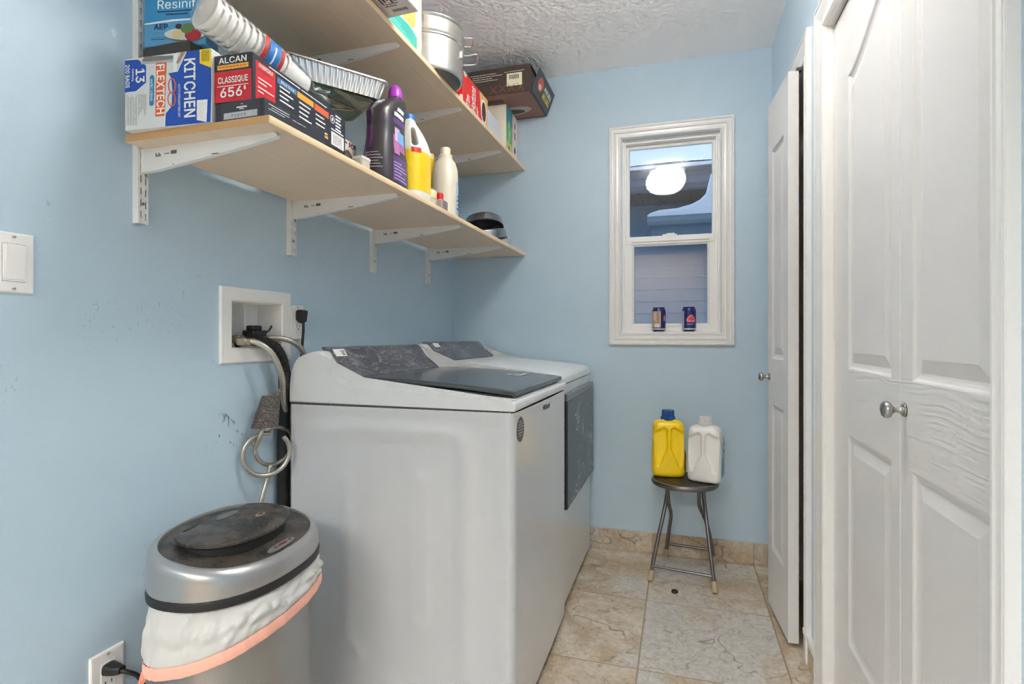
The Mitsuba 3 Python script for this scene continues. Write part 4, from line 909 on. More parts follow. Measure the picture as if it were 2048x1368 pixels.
# --- kitchen bag box overhanging the near end
fr = Fr((0.049, 0.900, ZL + 0.0005), (0.226, 0.018, 0), Z)
kw, kh = 0.2190, 0.155
k = carton('bag_box', 'blue and white box of kitchen bags at the near end of the lower shelf', 'box', fr, kw, kh, 0.10, C(214, 216, 214, 0.4))
def kp(x, y):
    s = (x - 195) / 1175; yb = 1200 - 140 * s; yt = 222 - 115 * s
    return s * kw, (yb - y) / (yb - yt) * kh
def kpoly(*p): return sg.Polygon([kp(*q) for q in p]).intersection(R4(0.0005, 0.0005, kw - 0.0005, kh - 0.0005))
BLUE = C(26, 72, 168, 0.35)
ell_ = lambda x, y, rx, ry: sg.Polygon([kp(x + rx * math.cos(a), y + ry * math.sin(a)) for a in np.arange(40) * 2 * np.pi / 40])
prints(fr, k, [
    ('blue_panel', BLUE, [kpoly((200, 240), (380, 232), (492, 318), (490, 545), (350, 660), (195, 678)), kpoly((755, 1142), (1358, 1062), (1374, 352), (1222, 305), (1212, 108), (1060, 118), (925, 405), (800, 425), (838, 490), (852, 640), (842, 860), (762, 962))], 1),
    ('white_panel', C(232, 233, 230, 0.4), [kpoly((742, 1145), (755, 1144), (762, 962), (748, 962)), kpoly((865, 190), (925, 150), (915, 405), (868, 408))], 2),
    ('torn_opening', C(120, 118, 116, 0.6), [kpoly((435, 262), (470, 195), (862, 190), (866, 235), (620, 262))], 2),
    ('torn_flap', C(172, 172, 168, 0.6), [kpoly((420, 275), (866, 240), (866, 275), (430, 300))], 3),
    ('torn_ribbon', C(176, 128, 122, 0.5), [kpoly((985, 130), (1050, 118), (930, 300), (905, 290))], 3),
    ('yellow_patch', C(240, 205, 30, 0.4), [kpoly((1222, 96), (1376, 130), (1368, 362), (1216, 302))], 2),
    ('orange_band', C(224, 98, 46, 0.4), [kpoly((632, 285), (775, 268), (745, 988), (622, 1002))], 2),
    ('blue_pill', C(48, 128, 176, 0.4), [sg.LineString([kp(577, 480), kp(570, 825)]).buffer(0.0056)], 2),
    ('barcode_label', W_, [kpoly((1182, 780), (1320, 768), (1306, 1060), (1180, 1036))], 2),
    ('barcode', C(120, 120, 126), [R4(*kp(1205 + 0, 1000 - 22 * i), *kp(1275, 992 - 22 * i)) for i in range(9)], 3),
    ('small_print', C(150, 150, 140), [R4(*kp(225 + 22 * j, 1125), *kp(231 + 22 * j, 712 + 20 * (j % 3))) for j in range(7)] + [R4(*kp(385 + 20 * j, 1000 - 30 * (j % 4)), *kp(391 + 20 * j, 700)) for j in range(6)], 1),
    ('red_loop', C(204, 92, 78), [ell_(850, 590, 56, 102).difference(ell_(846, 590, 38, 84)), ell_(846, 770, 58, 98).difference(ell_(842, 768, 42, 80))], 3),
    ('lettering', W_, [text('KITCHEN', 0.0265, 0.1235, True, -90, kp(1018, 232)), text('13', 0.0215, 0.030, True, -90, kp(358, 348)), text('200 BAGS', 0.0105, 0.050, True, -90, kp(212, 300)), text('Catalog', 0.005, 0.027, False, -90, kp(305, 355)), text('WITH DRAWSTRINGS', 0.0052, 0.070, False, -90, kp(935, 570))], 3),
    ('lettering', C(246, 240, 230), [text('FLEXTECH', 0.0190, 0.106, True, -90, kp(648, 300))], 4),
    ('pill_lettering', C(200, 226, 236), [text('AVEC LIENS', 0.0055, 0.048, True, -90, kp(560, 500))], 4),
    ('yellow_print', C(150, 120, 20), [R4(*kp(1245 + 18 * j, 280), *kp(1251 + 18 * j, 135)) for j in range(6)], 4)])
# --- dark grey box under the film box
s_ = np.array([0.0, 1, 0]); fr = Fr((0.271, 0.924, ZL + 0.0005), X, Z)
k = carton('dark_box', 'low dark grey box with a pale label under the black and red film box', 'box', fr, 0.124, 0.0395, 0.20, C(44, 44, 52, 0.4))
prints(fr, k, [('label', C(182, 182, 186), [R4(0.022, 0.004, 0.107, 0.017)], 2), ('label_print', C(140, 140, 146), [R4(0.042 + 0.008 * i, 0.008, 0.046 + 0.008 * i, 0.013) for i in range(5)], 3),
               ('panel', C(58, 56, 58), [R4(0.015, 0.0005, 0.113, 0.039)], 1), ('lettering', C(220, 220, 220), [R4(0.055, 0.0245, 0.081, 0.0275), R4(0.062, 0.0215, 0.074, 0.0230), sg.Polygon([(0.065, 0.031), (0.068, 0.034), (0.071, 0.031), (0.068, 0.032)])], 2)])
fs = Fr((0.395, 0.924, ZL + 0.0005), Y, Z)
prints(fs, k, [('side_print', C(200, 200, 205), [R4(0.012, 0.030, 0.075, 0.0318), R4(0.012, 0.020, 0.06, 0.0214), R4(0.02, 0.025, 0.075, 0.0262), R4(0.085, 0.024, 0.13, 0.0252)], 1)])
# --- film box, black and red
sd = np.array([-0.0555, 0.99846, 0]); ud = np.array([0.99846, 0.0555, 0]); o = np.array([0.360, 0.930, ZL + 0.0412])
fr = Fr(o - 0.093 * ud, ud, Z)
k = carton('film_box', 'long black and red box of plastic film lying on the low dark grey box', 'box', fr, 0.093, 0.100, 0.36, C(40, 40, 50, 0.35))
RED = C(204, 36, 44, 0.35); AMB = C(244, 166, 56, 0.4)
prints(fr, k, [('black_panel', C(48, 40, 40), [R4(0.001, 0.066, 0.090, 0.0995)], 1), ('red_panel', RED, [R4(0.001, 0.001, 0.091, 0.0655)], 1), ('amber_strip', AMB, [R4(0.008, 0.0690, 0.084, 0.0790)], 2),
    ('lettering', W_, [text('ALCAN', 0.0120, 0.068, True, 0, (0.0115, 0.0820)), text('CLASSIQUE', 0.0125, 0.073, True, 0, (0.0095, 0.0405)), text("656'", 0.0190, 0.062, True, 0, (0.013, 0.0115)), R4(0.008, 0.0335, 0.084, 0.0350)], 3),
    ('strip_print', C(190, 110, 40), [R4(0.012 + 0.0085 * i, 0.0725, 0.018 + 0.0085 * i, 0.0755) for i in range(8)], 3)])
fs = Fr(o, sd, Z)
txl = [R4(0.086 + 0.0, 0.064 - 0.010 * i, 0.086 + 0.050 * [0.72, 0.95, 0.62, 1.0][i], 0.0675 - 0.010 * i) for i in range(4)]
txl += [R4(0.156, 0.058 - 0.011 * i, 0.156 + 0.050 * [0.9, 0.8, 0.7, 1][i], 0.0615 - 0.011 * i) for i in range(4)]
txl += [R4(0.222, 0.056 - 0.011 * i, 0.222 + 0.052 * [0.7, 0.8, 0.75, 1][i], 0.0595 - 0.011 * i) for i in range(4)]
prints(fs, k, [('red_panel', RED, [R4(0.010, 0.006, 0.072, 0.088)], 1), ('dark_line', INK, [R4(0.012, 0.070, 0.066, 0.0712)], 2), ('blue_tag', C(70, 118, 160), [R4(0.079, 0.0705, 0.147, 0.0835)], 1), ('amber_tag', AMB, [R4(0.150, 0.069, 0.214, 0.0830)], 1), ('amber_bar', AMB, [R4(0.150, 0.014, 0.208, 0.0205)], 1), ('amber_bar', AMB, [R4(0.214, 0.014, 0.277, 0.0205)], 1), ('orange_tag', C(232, 100, 56), [R4(0.218, 0.0675, 0.280, 0.0830)], 1),
    ('lettering', W_, [text('ESSENTIALS', 0.0075, 0.044, True, 0, (0.018, 0.0765)), text('Must have', 0.0065, 0.046, False, 0, (0.090, 0.0738)), R4(0.05, 0.0905, 0.16, 0.0930), R4(0.165, 0.0905, 0.27, 0.0930), R4(0.016, 0.052, 0.060, 0.0545), R4(0.016, 0.044, 0.044, 0.0465), R4(0.016, 0.033, 0.066, 0.0355), R4(0.016, 0.025, 0.034, 0.0275)] + txl + [R4(0.02, 0.0035, 0.26, 0.0048)], 3),
    ('logo', C(226, 226, 226), [sg.Point(0.297, 0.073).buffer(0.0105).difference(sg.Point(0.297, 0.073).buffer(0.0085)), R4(0.293, 0.069, 0.301, 0.077)] + [R4(0.311, 0.086 - 0.0085 * i, 0.338 - 0.004 * (i % 2), 0.0905 - 0.0085 * i) for i in range(5)] + [R4(0.290, 0.046, 0.350, 0.0495)], 2),
    ('barcode_label', W_, [R4(0.292, 0.008, 0.352, 0.042)], 1), ('barcode', C(140, 140, 146), [R4(0.300 + 0.005 * i, 0.012, 0.3018 + 0.005 * i, 0.038) for i in range(9)], 2)])
# --- blue wrap cutter box standing on the bag box, against the wall side
vd = np.array([0.09, 0.05, 1.0]); fr = Fr((0.032, 0.958, ZL + 0.213), (0.131, 0.027, 0), vd)
k = carton('food_wrap_box', 'blue food wrap box with a strawberry picture leaning behind the bag box, top left', 'box', fr, 0.150, 0.20, 0.045, C(86, 154, 194, 0.4))
def rp(x, y): return (x - 130) / 760 * 0.150, 0.002 + (690 - y) / 690 * 0.095 - (x - 130) / 760 * 0.004
def rpoly(*p): return sg.Polygon([rp(*q) for q in p]).intersection(R4(0.0005, 0.0005, 0.1495, 0.199))
re_ = lambda x, y, rx, ry: sg.Polygon([rp(x + rx * math.cos(a), y + ry * math.sin(a)) for a in np.arange(32) * 2 * np.pi / 32])
prints(fr, k, [('upper_panel', C(52, 138, 188), [rpoly((130, 300), (500, 240), (900, 215), (900, -700), (130, -700))], 1), ('white_arc', C(226, 234, 240), [rpoly((130, 306), (470, 248), (900, 225), (900, 250), (480, 282), (130, 330))], 2),
    ('bowl', C(206, 212, 214), [re_(640, 500, 260, 110)], 2), ('bowl_shadow', C(110, 96, 88), [re_(640, 505, 262, 116).difference(re_(640, 488, 262, 110))], 3), ('cream_fruit', C(220, 200, 150), [re_(545, 500, 66, 88)], 3), ('strawberry', C(178, 26, 36), [re_(735, 520, 100, 96)], 4), ('leaves', C(92, 120, 62), [re_(660, 410, 74, 84), re_(720, 380, 40, 60)], 5), ('dark_berry', C(40, 36, 56), [re_(560, 370, 42, 44)], 4),
    ('lettering', C(240, 244, 246), [text('Resinite', 0.020, 0.108, False, 0, rp(280, 70))], 2), ('lettering', C(24, 50, 96), [text('AEP', 0.0118, 0.034, True, 0, rp(250, 412)), R4(*rp(290, 125), *rp(790, 85)), R4(*rp(395, 175), *rp(665, 140)), R4(*rp(220, 555), *rp(400, 545)), R4(*rp(220, 585), *rp(390, 572))], 2), ('small_print', C(110, 140, 160), [R4(*rp(230, 470), *rp(420, 462)), R4(*rp(230, 505), *rp(400, 497))], 2)])
k = solo('black_tray', cbox((0.030, 0.955, ZL + 0.158), (0.165, 1.010, ZL + 0.2115), 0.004), C(62, 54, 48, 0.35), 'dark shallow tray under the blue food wrap box', 'tray')
# --- stack of foam cups in clear wrap
S, E = np.array([0.222, 0.945, 1.783]), np.array([0.268, 1.205, 1.722])
ax = (E - S) / np.linalg.norm(E - S); Ls = np.linalg.norm(E - S)
k = thing('foam_cup_stack', 'sleeve of white foam cups in clear plastic, lying tilted on the boxes', 'cups')
nc = 12; step = (Ls - 0.0797) / (nc - 1)
cup = [(0.0, 0.003), (0.028, 0.003), (0.033, 0.0), (0.034, 0.004), (0.0405, 0.0795), (0.0470, 0.0812), (0.0482, 0.085), (0.0470, 0.0885), (0.0435, 0.0885), (0.0415, 0.086), (0.032, 0.01), (0.0, 0.008)]
for i in range(nc):
    c = S + ax * step * i
    put('cup', lathe([(q[0] * 0.9, q[1] * 0.9) for q in cup], c + ax * 0.0797, -ax, 40), FOAMCUP, k, 40)
b1 = np.cross(ax, Z); b1 /= np.linalg.norm(b1); b2 = np.cross(b1, ax)
def wring(t, r, amp, seed):
    a = np.arange(60) * 2 * np.pi / 60
    nz = meshkit.noise(np.column_stack([np.cos(a) * 2.5, np.sin(a) * 2.5, np.full(60, t * 5 + seed)]), 3) - 0.5
    rr = r * (1 + amp * nz)
    return S + ax * (t * Ls) + (rr * np.cos(a))[:, None] * b1 + (rr * np.sin(a))[:, None] * b2
wr = [wring(-0.035, 0.006, 0, 0), wring(-0.02, 0.041, 0.05, 0)] + [wring(t, 0.0452 - 0.010 * max(0, (t - 0.72) / 0.28), 0.05, 0) for t in np.linspace(0.0, 1.0, 16)] + [wring(1.02, 0.032, 0.2, 1), wring(1.06, 0.026, 0.5, 2), wring(1.10, 0.018, 0.6, 3), wring(1.16, 0.028, 0.8, 4), wring(1.24, 0.034, 1.0, 5)]
put('wrap', loft(wr, caps=False), 'mat_wrap', k, True, label='clear crinkled plastic sleeve')
def wpatch(t0, t1, a0, a1, r=0.0470):
    ts, as_ = np.linspace(t0, t1, 4), np.linspace(math.radians(a0), math.radians(a1), 12)
    return loft([np.array([S + ax * (t * Ls) + r * math.cos(a) * b1 + r * math.sin(a) * b2 for a in as_]) for t in ts], closed=False, caps=False)
put('wrap_print', wpatch(0.44, 0.475, -75, 35), C(196, 40, 44), k, True); put('wrap_print', wpatch(0.49, 0.60, -80, 30), C(40, 112, 184), k, True); put('wrap_print', wpatch(0.618, 0.645, -75, 25), C(190, 44, 52), k, True)
put('wrap_print', wpatch(0.54, 0.555, -60, 10, 0.0474), C(226, 234, 240), k, True)
# --- foil roasting pan propped on the boxes
A_, B_ = np.array([0.205, 1.215, 1.832]), np.array([0.372, 1.462, 1.836])
lu = (B_ - A_) / np.linalg.norm(B_ - A_); wv = np.array([-0.83, 0.55, 0.0]); wv -= lu * (wv @ lu); wv /= np.linalg.norm(wv); nn = np.cross(lu, wv); nn = nn if nn[2] > 0 else -nn
k = thing('foil_pan', 'crimped aluminium foil roasting pan propped up between the cups and the dark pouch', 'baking pan')
LL, WW, DD = np.linalg.norm(B_ - A_), 0.255, 0.052
def pring(ins, dep, m=14, per=240, zig=0.0):
    t = np.arange(per) / per; base = []
    pts_ = [(ins, ins), (LL - ins, ins), (LL - ins, WW - ins), (ins, WW - ins)]
    poly = sg.Polygon(pts_).buffer(-0.022, join_style=2).buffer(0.022, 8).exterior
    for i, q in enumerate(t):
        p = poly.interpolate(q, normalized=True); p2 = poly.interpolate((q + 0.001) % 1, normalized=True)
        d = np.array([p2.x - p.x, p2.y - p.y]); d /= np.linalg.norm(d); z_ = zig * (1 if (i // 2) % 2 else -1)
        base.append(A_ + lu * (p.x + d[1] * z_) + wv * (p.y - d[0] * z_) - nn * dep)
    return np.array(base)
put('wall', loft([pring(0.004, 0.004, zig=0.0022), pring(0.009, 0.025, zig=0.0028), pring(0.016, DD, zig=0.0012)], caps=False), FOIL, k)
put('rim', loft([pring(0.004, 0.003), pring(-0.004, 0.003), pring(-0.006, 0.0045), pring(-0.0055, 0.001), pring(-0.003, 0.0), pring(0.004, 0.001)], caps=False), FOIL, k, 40)
put('bottom', loft([pring(0.0165, DD), pring(0.022, DD + 0.0025), pring(0.030, DD + 0.0025), pring(0.034, DD), pring(0.060, DD)]), pr('foil_floor', proc(foil_bottom), 0.24, metallic=0.75), k, 40, label='underside with reflected greens and browns painted in')
for a, b in (((0.04, 0.06), (0.25, 0.13)), ((0.06, 0.22), (0.25, 0.14))):
    P0, P1 = [A_ + lu * p[0] + wv * p[1] - nn * (DD + 0.0005) for p in (a, b)]
    put('rib', tube([P0, (P0 + P1) / 2, P1], 0.0028, 8, 4), pr('foil_rib', (0.55, 0.44, 0.26), 0.3, metallic=0.6) if 'mat_foil_rib' not in scene else 'mat_foil_rib', k, True)
# --- white carton with brown paper, and a small clear tub in front
fr = Fr((0.272, 1.335, ZL + 0.0005), Y, Z)
k = carton('white_carton', 'open white carton with brown paper inside behind the dark pouch', 'box', fr, 0.115, 0.128, 0.14, C(226, 222, 216, 0.5))
prints(fr, k, [('brown_paper', C(112, 92, 78), [sg.Polygon([(0.018, 0.0), (0.022, 0.05), (0.06, 0.098), (0.072, 0.1), (0.114, 0.070), (0.114, 0.0)])], 1), ('lettering', C(110, 40, 44), [text('POP', 0.014, 0.036, True, 0, (0.072, 0.108))], 2), ('lettering_line', C(110, 40, 44), [R4(0.004, 0.116, 0.066, 0.1205)], 2)])
k = thing('clear_tub', 'small clear square tub at the edge of the lower shelf left of the dark pouch', 'tub')
put('tub', loft([super_ring(0.016, 0.020, 6, 0.388, 1.292, ZL + z) for z in (0.0005, 0.024)]), C(206, 196, 182, 0.2), k)
put('lid', loft([super_ring(0.0175, 0.0215, 6, 0.388, 1.292, ZL + z) for z in (0.024, 0.030)]), C(232, 228, 220, 0.3), k)
# --- dark purple pouch bottle
k = thing('detergent_pouch', 'tall dark bottle with a purple cap and purple flower print on the lower shelf', 'bottle')
px_, py_, pr0 = 0.350, 1.488, math.radians(6)
secs = [(0.0005, 0.050, 0.086), (0.004, 0.054, 0.092), (0.03, 0.055, 0.093), (0.09, 0.052, 0.090), (0.14, 0.047, 0.078), (0.18, 0.046, 0.075), (0.215, 0.047, 0.077), (0.245, 0.045, 0.066, 0.004, 0.010), (0.264, 0.038, 0.048, 0.010, 0.024), (0.277, 0.029, 0.032, 0.014, 0.034), (0.285, 0.022, 0.023, 0.014, 0.036), (0.288, 0.020, 0.021, 0.014, 0.036)]
put('body', bottle(secs, px_, py_, ZL, pr0, 2.6, 56), C(54, 48, 52, 0.28), k, 50)
cxp, cyp = px_ + 0.014 * math.cos(pr0) - 0.036 * math.sin(pr0), py_ + 0.014 * math.sin(pr0) + 0.036 * math.cos(pr0)
put('cap', lathe([(0.021, 0), (0.022, 0.004), (0.021, 0.020), (0.016, 0.034), (0.009, 0.040), (0.0, 0.041)], (cxp, cyp, ZL + 0.287), Z, 32), C(172, 62, 190, 0.3), k, 40, label='bright purple cap')
def pwrap(v0, v1, h0, h1, col, nm, lift=0.0006, hs=10):
    """a printed patch that follows the bottle's skin, between two fractions of its outline and two heights"""
    def at(h):
        hh = [s[0] for s in secs]; return [float(np.interp(h, hh, [(s[j] if len(s) > j else 0.0) for s in secs])) for j in (1, 2, 3, 4)]
    rs = []
    for h in np.linspace(h0, h1, hs):
        a, b, dx, dy = at(h); th = np.radians(np.linspace(v0, v1, 14)); c, s = np.cos(th), np.sin(th)
        x = dx + (a + lift) * np.sign(c) * np.abs(c) ** (2 / 2.6); y = dy + (b + lift) * np.sign(s) * np.abs(s) ** (2 / 2.6)
        rs.append(np.column_stack([px_ + x * math.cos(pr0) - y * math.sin(pr0), py_ + x * math.sin(pr0) + y * math.cos(pr0), np.full(14, ZL + h)]))
    put(nm, loft(rs, closed=False, caps=False), col, k, True)
pwrap(-128, -96, 0.10, 0.17, C(92, 50, 96, 0.3), 'print'); pwrap(-124, -100, 0.18, 0.225, C(70, 44, 74, 0.3), 'print'); pwrap(-126, -94, 0.07, 0.095, C(64, 46, 70, 0.3), 'print')
pwrap(-34, 14, 0.010, 0.085, C(88, 56, 112, 0.3), 'print'); pwrap(-30, 12, 0.105, 0.150, C(166, 100, 150, 0.3), 'print'); pwrap(-24, -4, 0.132, 0.172, C(214, 176, 206, 0.3), 'print', 0.0009); pwrap(-12, 10, 0.130, 0.165, C(116, 170, 220, 0.3), 'print', 0.0012); pwrap(-28, -8, 0.092, 0.126, C(186, 116, 170, 0.3), 'print', 0.0010)
pwrap(-30, 12, 0.184, 0.200, C(92, 58, 120, 0.3), 'print'); pwrap(-26, 10, 0.206, 0.218, C(232, 230, 232, 0.3), 'lettering', 0.0008); pwrap(-18, 6, 0.224, 0.236, C(232, 230, 232, 0.3), 'lettering', 0.0008)
for i in range(6): pwrap(-116 + 4 * (i % 2), -66 - 6 * (i % 3), 0.040 + 0.0085 * i, 0.0435 + 0.0085 * i, C(150, 142, 150, 0.3), 'lettering', 0.0009, 2)
for i in range(6): pwrap(-30, 10 - 7 * (i % 3), 0.016 + 0.0095 * i, 0.019 + 0.0095 * i, C(178, 160, 196, 0.3), 'lettering', 0.0009, 2)
# --- bleach jug
k = thing('bleach_jug', 'white jug with a yellow label and a blue cap right of the dark purple bottle', 'jug')
jx, jy = 0.338, 1.672
secs = [(0.0005, 0.050, 0.058), (0.004, 0.056, 0.064), (0.014, 0.060, 0.068), (0.165, 0.060, 0.068), (0.178, 0.059, 0.066), (0.20, 0.054, 0.058, 0, -0.004), (0.225, 0.044, 0.045, 0, -0.008), (0.248, 0.031, 0.032, 0, -0.012), (0.265, 0.0205, 0.0215, 0, -0.014), (0.276, 0.017, 0.017, 0, -0.014)]
m = bottle(secs, jx, jy, ZL, 0, 2.6, 56); mm = m3.Manifold(m3.Mesh(m.vertices.astype(np.float32), m.faces.astype(np.uint32)))
hd_, hp_ = np.array([0.50, -0.87, 0.0]), np.array([0.87, 0.50, 0.0])
hole = m3.Manifold.batch_hull([m3.Manifold.sphere(rr_, 20).translate((np.array([jx, jy, ZL + zz]) + hp_ * oo + hd_ * tt).tolist()) for tt in (-0.075, 0.075) for zz, oo, rr_ in ((0.186, 0.010, 0.0115), (0.232, 0.004, 0.0070))])
mm = (mm - hole).refine_to_length(0.006); mesh = trimesh.Trimesh(mm.to_mesh().vert_properties[:, :3], mm.to_mesh().tri_verts, process=True); trimesh.smoothing.filter_taubin(mesh, iterations=8)
put('body', mesh, C(232, 230, 224, 0.35), k, 60)
put('cap', lathe([(0.0185, 0), (0.0185, 0.014), (0.017, 0.018), (0.0, 0.0185)], (jx, jy - 0.014, ZL + 0.273), Z, 28), C(56, 120, 190, 0.35), k, 40, label='blue cap')
def jwrap(a0, a1, h0, h1, col, nm, r, kx, ky, A, B, z0=ZL, n=2.6):
    th = np.radians(np.linspace(a0, a1, 24)); c, s = np.cos(th), np.sin(th)
    x = kx + (A + r) * np.sign(c) * np.abs(c) ** (2 / n); y = ky + (B + r) * np.sign(s) * np.abs(s) ** (2 / n)
    put(nm, loft([np.column_stack([x, y, np.full(24, z0 + h)]) for h in (h0, h1)], closed=False, caps=False), col, k, True)
jwrap(-130, 75, 0.030, 0.160, C(244, 204, 22, 0.35), 'label', 0.0008, jx, jy, 0.060, 0.068)
jwrap(-62, -26, 0.152, 0.168, C(206, 50, 38, 0.35), 'red_flash', 0.0013, jx, jy, 0.060, 0.068)
for i in range(9): jwrap(14, 44 - 5 * (i % 3), 0.040 + 0.012 * i, 0.043 + 0.012 * i, C(196, 160, 30), 'label_print', 0.0013, jx, jy, 0.060, 0.068)
# --- yellow bottle behind it
k = thing('yellow_bottle', 'yellow handled bottle with a pale cap standing behind the white jug', 'bottle')
yx, yy = 0.262, 1.975
secs = [(0.0005, 0.036, 0.040), (0.004, 0.040, 0.044), (0.13, 0.041, 0.045), (0.18, 0.036, 0.040), (0.215, 0.027, 0.030), (0.235, 0.018, 0.018), (0.25, 0.0165, 0.0165)]
m = bottle(secs, yx, yy, ZL, 0, 2.8, 48); mm = m3.Manifold(m3.Mesh(m.vertices.astype(np.float32), m.faces.astype(np.uint32)))
mm = (mm - m3.Manifold.batch_hull([m3.Manifold.sphere(0.011, 18).translate(p) for p in ((yx + 0.05, yy - 0.016, ZL + 0.11), (yx + 0.05, yy - 0.010, ZL + 0.17), (yx - 0.05, yy - 0.016, ZL + 0.11), (yx - 0.05, yy - 0.010, ZL + 0.17))])).refine_to_length(0.006)
mesh = trimesh.Trimesh(mm.to_mesh().vert_properties[:, :3], mm.to_mesh().tri_verts, process=True); trimesh.smoothing.filter_taubin(mesh, iterations=8)
put('body', mesh, C(236, 190, 24, 0.35), k, 60); put('cap', lathe([(0.0185, 0), (0.0185, 0.018), (0.017, 0.022), (0, 0.0225)], (yx, yy, ZL + 0.246), Z, 24), C(240, 214, 120, 0.4), k, 40)
# --- cream bottle
k = thing('cream_bottle', 'large cream white bottle with a blue printed label on the lower shelf', 'bottle')
cx_, cy_ = 0.352, 1.925
secs = [(0.0005, 0.040, 0.040), (0.005, 0.0445, 0.0445), (0.012, 0.046, 0.046), (0.15, 0.047, 0.047), (0.185, 0.045, 0.045), (0.208, 0.038, 0.038), (0.222, 0.028, 0.028), (0.228, 0.0245, 0.0245), (0.240, 0.024, 0.024)]
put('body', bottle(secs, cx_, cy_, ZL, 0, 2.2, 48), C(232, 222, 202, 0.35), k, 50)
put('collar', lathe([(0.0255, 0.224), (0.0265, 0.228), (0.0265, 0.236), (0.022, 0.240)], (cx_, cy_, ZL), Z, 32), C(234, 222, 200, 0.35), k, 40)
n = 40; ang = np.arange(n) * 2 * np.pi / n
put('cap', loft([np.column_stack([cx_ + (r + 0.0006 * (np.arange(n) % 2)) * np.cos(ang), cy_ + (r + 0.0006 * (np.arange(n) % 2)) * np.sin(ang), np.full(n, ZL + h)]) for r, h in ((0.0185, 0.238), (0.0185, 0.264), (0.0165, 0.267), (0.0001, 0.267))]), C(236, 222, 196, 0.4), k, 40)
jwrap(-8, 78, 0.012, 0.135, C(176, 206, 228, 0.35), 'label', 0.0006, cx_, cy_, 0.0468, 0.0468, ZL, 2.2)
jwrap(10, 60, 0.105, 0.125, C(232, 236, 238, 0.35), 'label_panel', 0.0010, cx_, cy_, 0.0468, 0.0468, ZL, 2.2)
for i in range(4): jwrap(-2 + 6 * (i % 2), 44 - 8 * (i % 2), 0.030 + 0.016 * i, 0.037 + 0.016 * i, C(40, 74, 128), 'label_print', 0.0011, cx_, cy_, 0.0468, 0.0468, ZL, 2.2)
jwrap(4, 50, 0.128, 0.132, C(60, 110, 170), 'label_print', 0.0012, cx_, cy_, 0.0468, 0.0468, ZL, 2.2)
# --- small jars at the front edge
k = thing('small_jar', 'small ribbed glass jar with a cream cap in front of the white jug', 'jar')
put('glass', lathe([(0.0, 0.0005), (0.0195, 0.0005), (0.021, 0.003), (0.021, 0.022), (0.019, 0.025)], (0.388, 1.718, ZL), Z, 28), C(196, 188, 172, 0.15), k, 40)
put('cap', lathe([(0.0205, 0.024), (0.0215, 0.026), (0.0215, 0.047), (0.020, 0.050), (0.0, 0.0505)], (0.388, 1.718, ZL), Z, 28), C(238, 214, 172, 0.4), k, 40)
k = thing('red_cap_bottle', 'small square clear bottle with a red cap in front of the cream bottle', 'bottle')
put('glass', loft([super_ring(0.0205, 0.023, 7, 0.386, 1.800, ZL + h) for h in (0.0005, 0.034)] + [super_ring(0.012, 0.013, 4, 0.386, 1.800, ZL + 0.040)]), C(186, 172, 166, 0.15), k, 30)
put('cap', lathe([(0.0135, 0.038), (0.0135, 0.058), (0.012, 0.061), (0, 0.0615)], (0.386, 1.797, ZL), Z, 24), C(200, 22, 26, 0.35), k, 40, label='red cap')
put('ribs', cat(*[plainbox((0.4062, 1.780 + 0.006 * i, ZL + 0.003), (0.4078, 1.782 + 0.006 * i, ZL + 0.032)) for i in range(7)]), C(120, 112, 120, 0.2), k)
k = thing('grey_jar', 'small jar with a ribbed grey lid behind the cream capped jar', 'jar')
put('glass', lathe([(0.0, 0.0005), (0.020, 0.0005), (0.021, 0.003), (0.021, 0.060), (0.017, 0.066)], (0.335, 1.812, ZL), Z, 24), C(226, 214, 178, 0.2), k, 40)
put('lid', loft([np.column_stack([0.335 + (r + 0.001 * (np.arange(n) % 2)) * np.cos(ang), 1.812 + (r + 0.001 * (np.arange(n) % 2)) * np.sin(ang), np.full(n, ZL + h)]) for r, h in ((0.019, 0.066), (0.019, 0.082), (0.016, 0.086), (0.0001, 0.086))]), C(168, 168, 170, 0.35, 0.3), k)
# --- cake pans and a translucent container at the far end
PAN = pr('pan_metal', (0.26, 0.27, 0.30), 0.22, metallic=0.95)
def cakepan(name, label, c, axis, r, h):
    k = thing(name, label, 'baking pan')
    put('pan', lathe([(0.0, 0.0), (r - 0.008, 0.0), (r - 0.003, 0.002), (r, 0.008), (r + 0.002, h - 0.004), (r + 0.008, h - 0.002), (r + 0.009, h), (r + 0.007, h + 0.002), (r + 0.001, h), (r - 0.002, 0.010), (r - 0.008, 0.004), (0.0, 0.003)], c, axis, 48), PAN, k, 35)
    return k
k = cakepan('cake_pan', 'wide dark metal cake pan lying at the far end of the lower shelf', (0.270, 2.565, ZL + 0.072), (0.12, 0.16, -1), 0.112, 0.046)
k = cakepan('cake_pan', 'smaller dark metal cake pan tilted on top of the wide one', (0.262, 2.600, ZL + 0.140), (0.12, -0.22, -1), 0.090, 0.042)
put('clasp', tube([(0.335, 2.705, ZL + 0.085), (0.352, 2.712, ZL + 0.075), (0.350, 2.712, ZL + 0.058)], 0.003, 8, 4), STEEL, k, True, label='steel clasp')
k = thing('clear_container', 'translucent plastic container behind the cake pans in the corner of the lower shelf', 'container')
put('tub', loft([super_ring(0.085, 0.050, 5, 0.245, 2.772, ZL + h) for h in (0.0005, 0.07)]), C(196, 202, 200, 0.25), k)
put('lid', loft([super_ring(0.089, 0.054, 5, 0.245, 2.772, ZL + h) for h in (0.070, 0.080)]), C(206, 208, 204, 0.3), k)

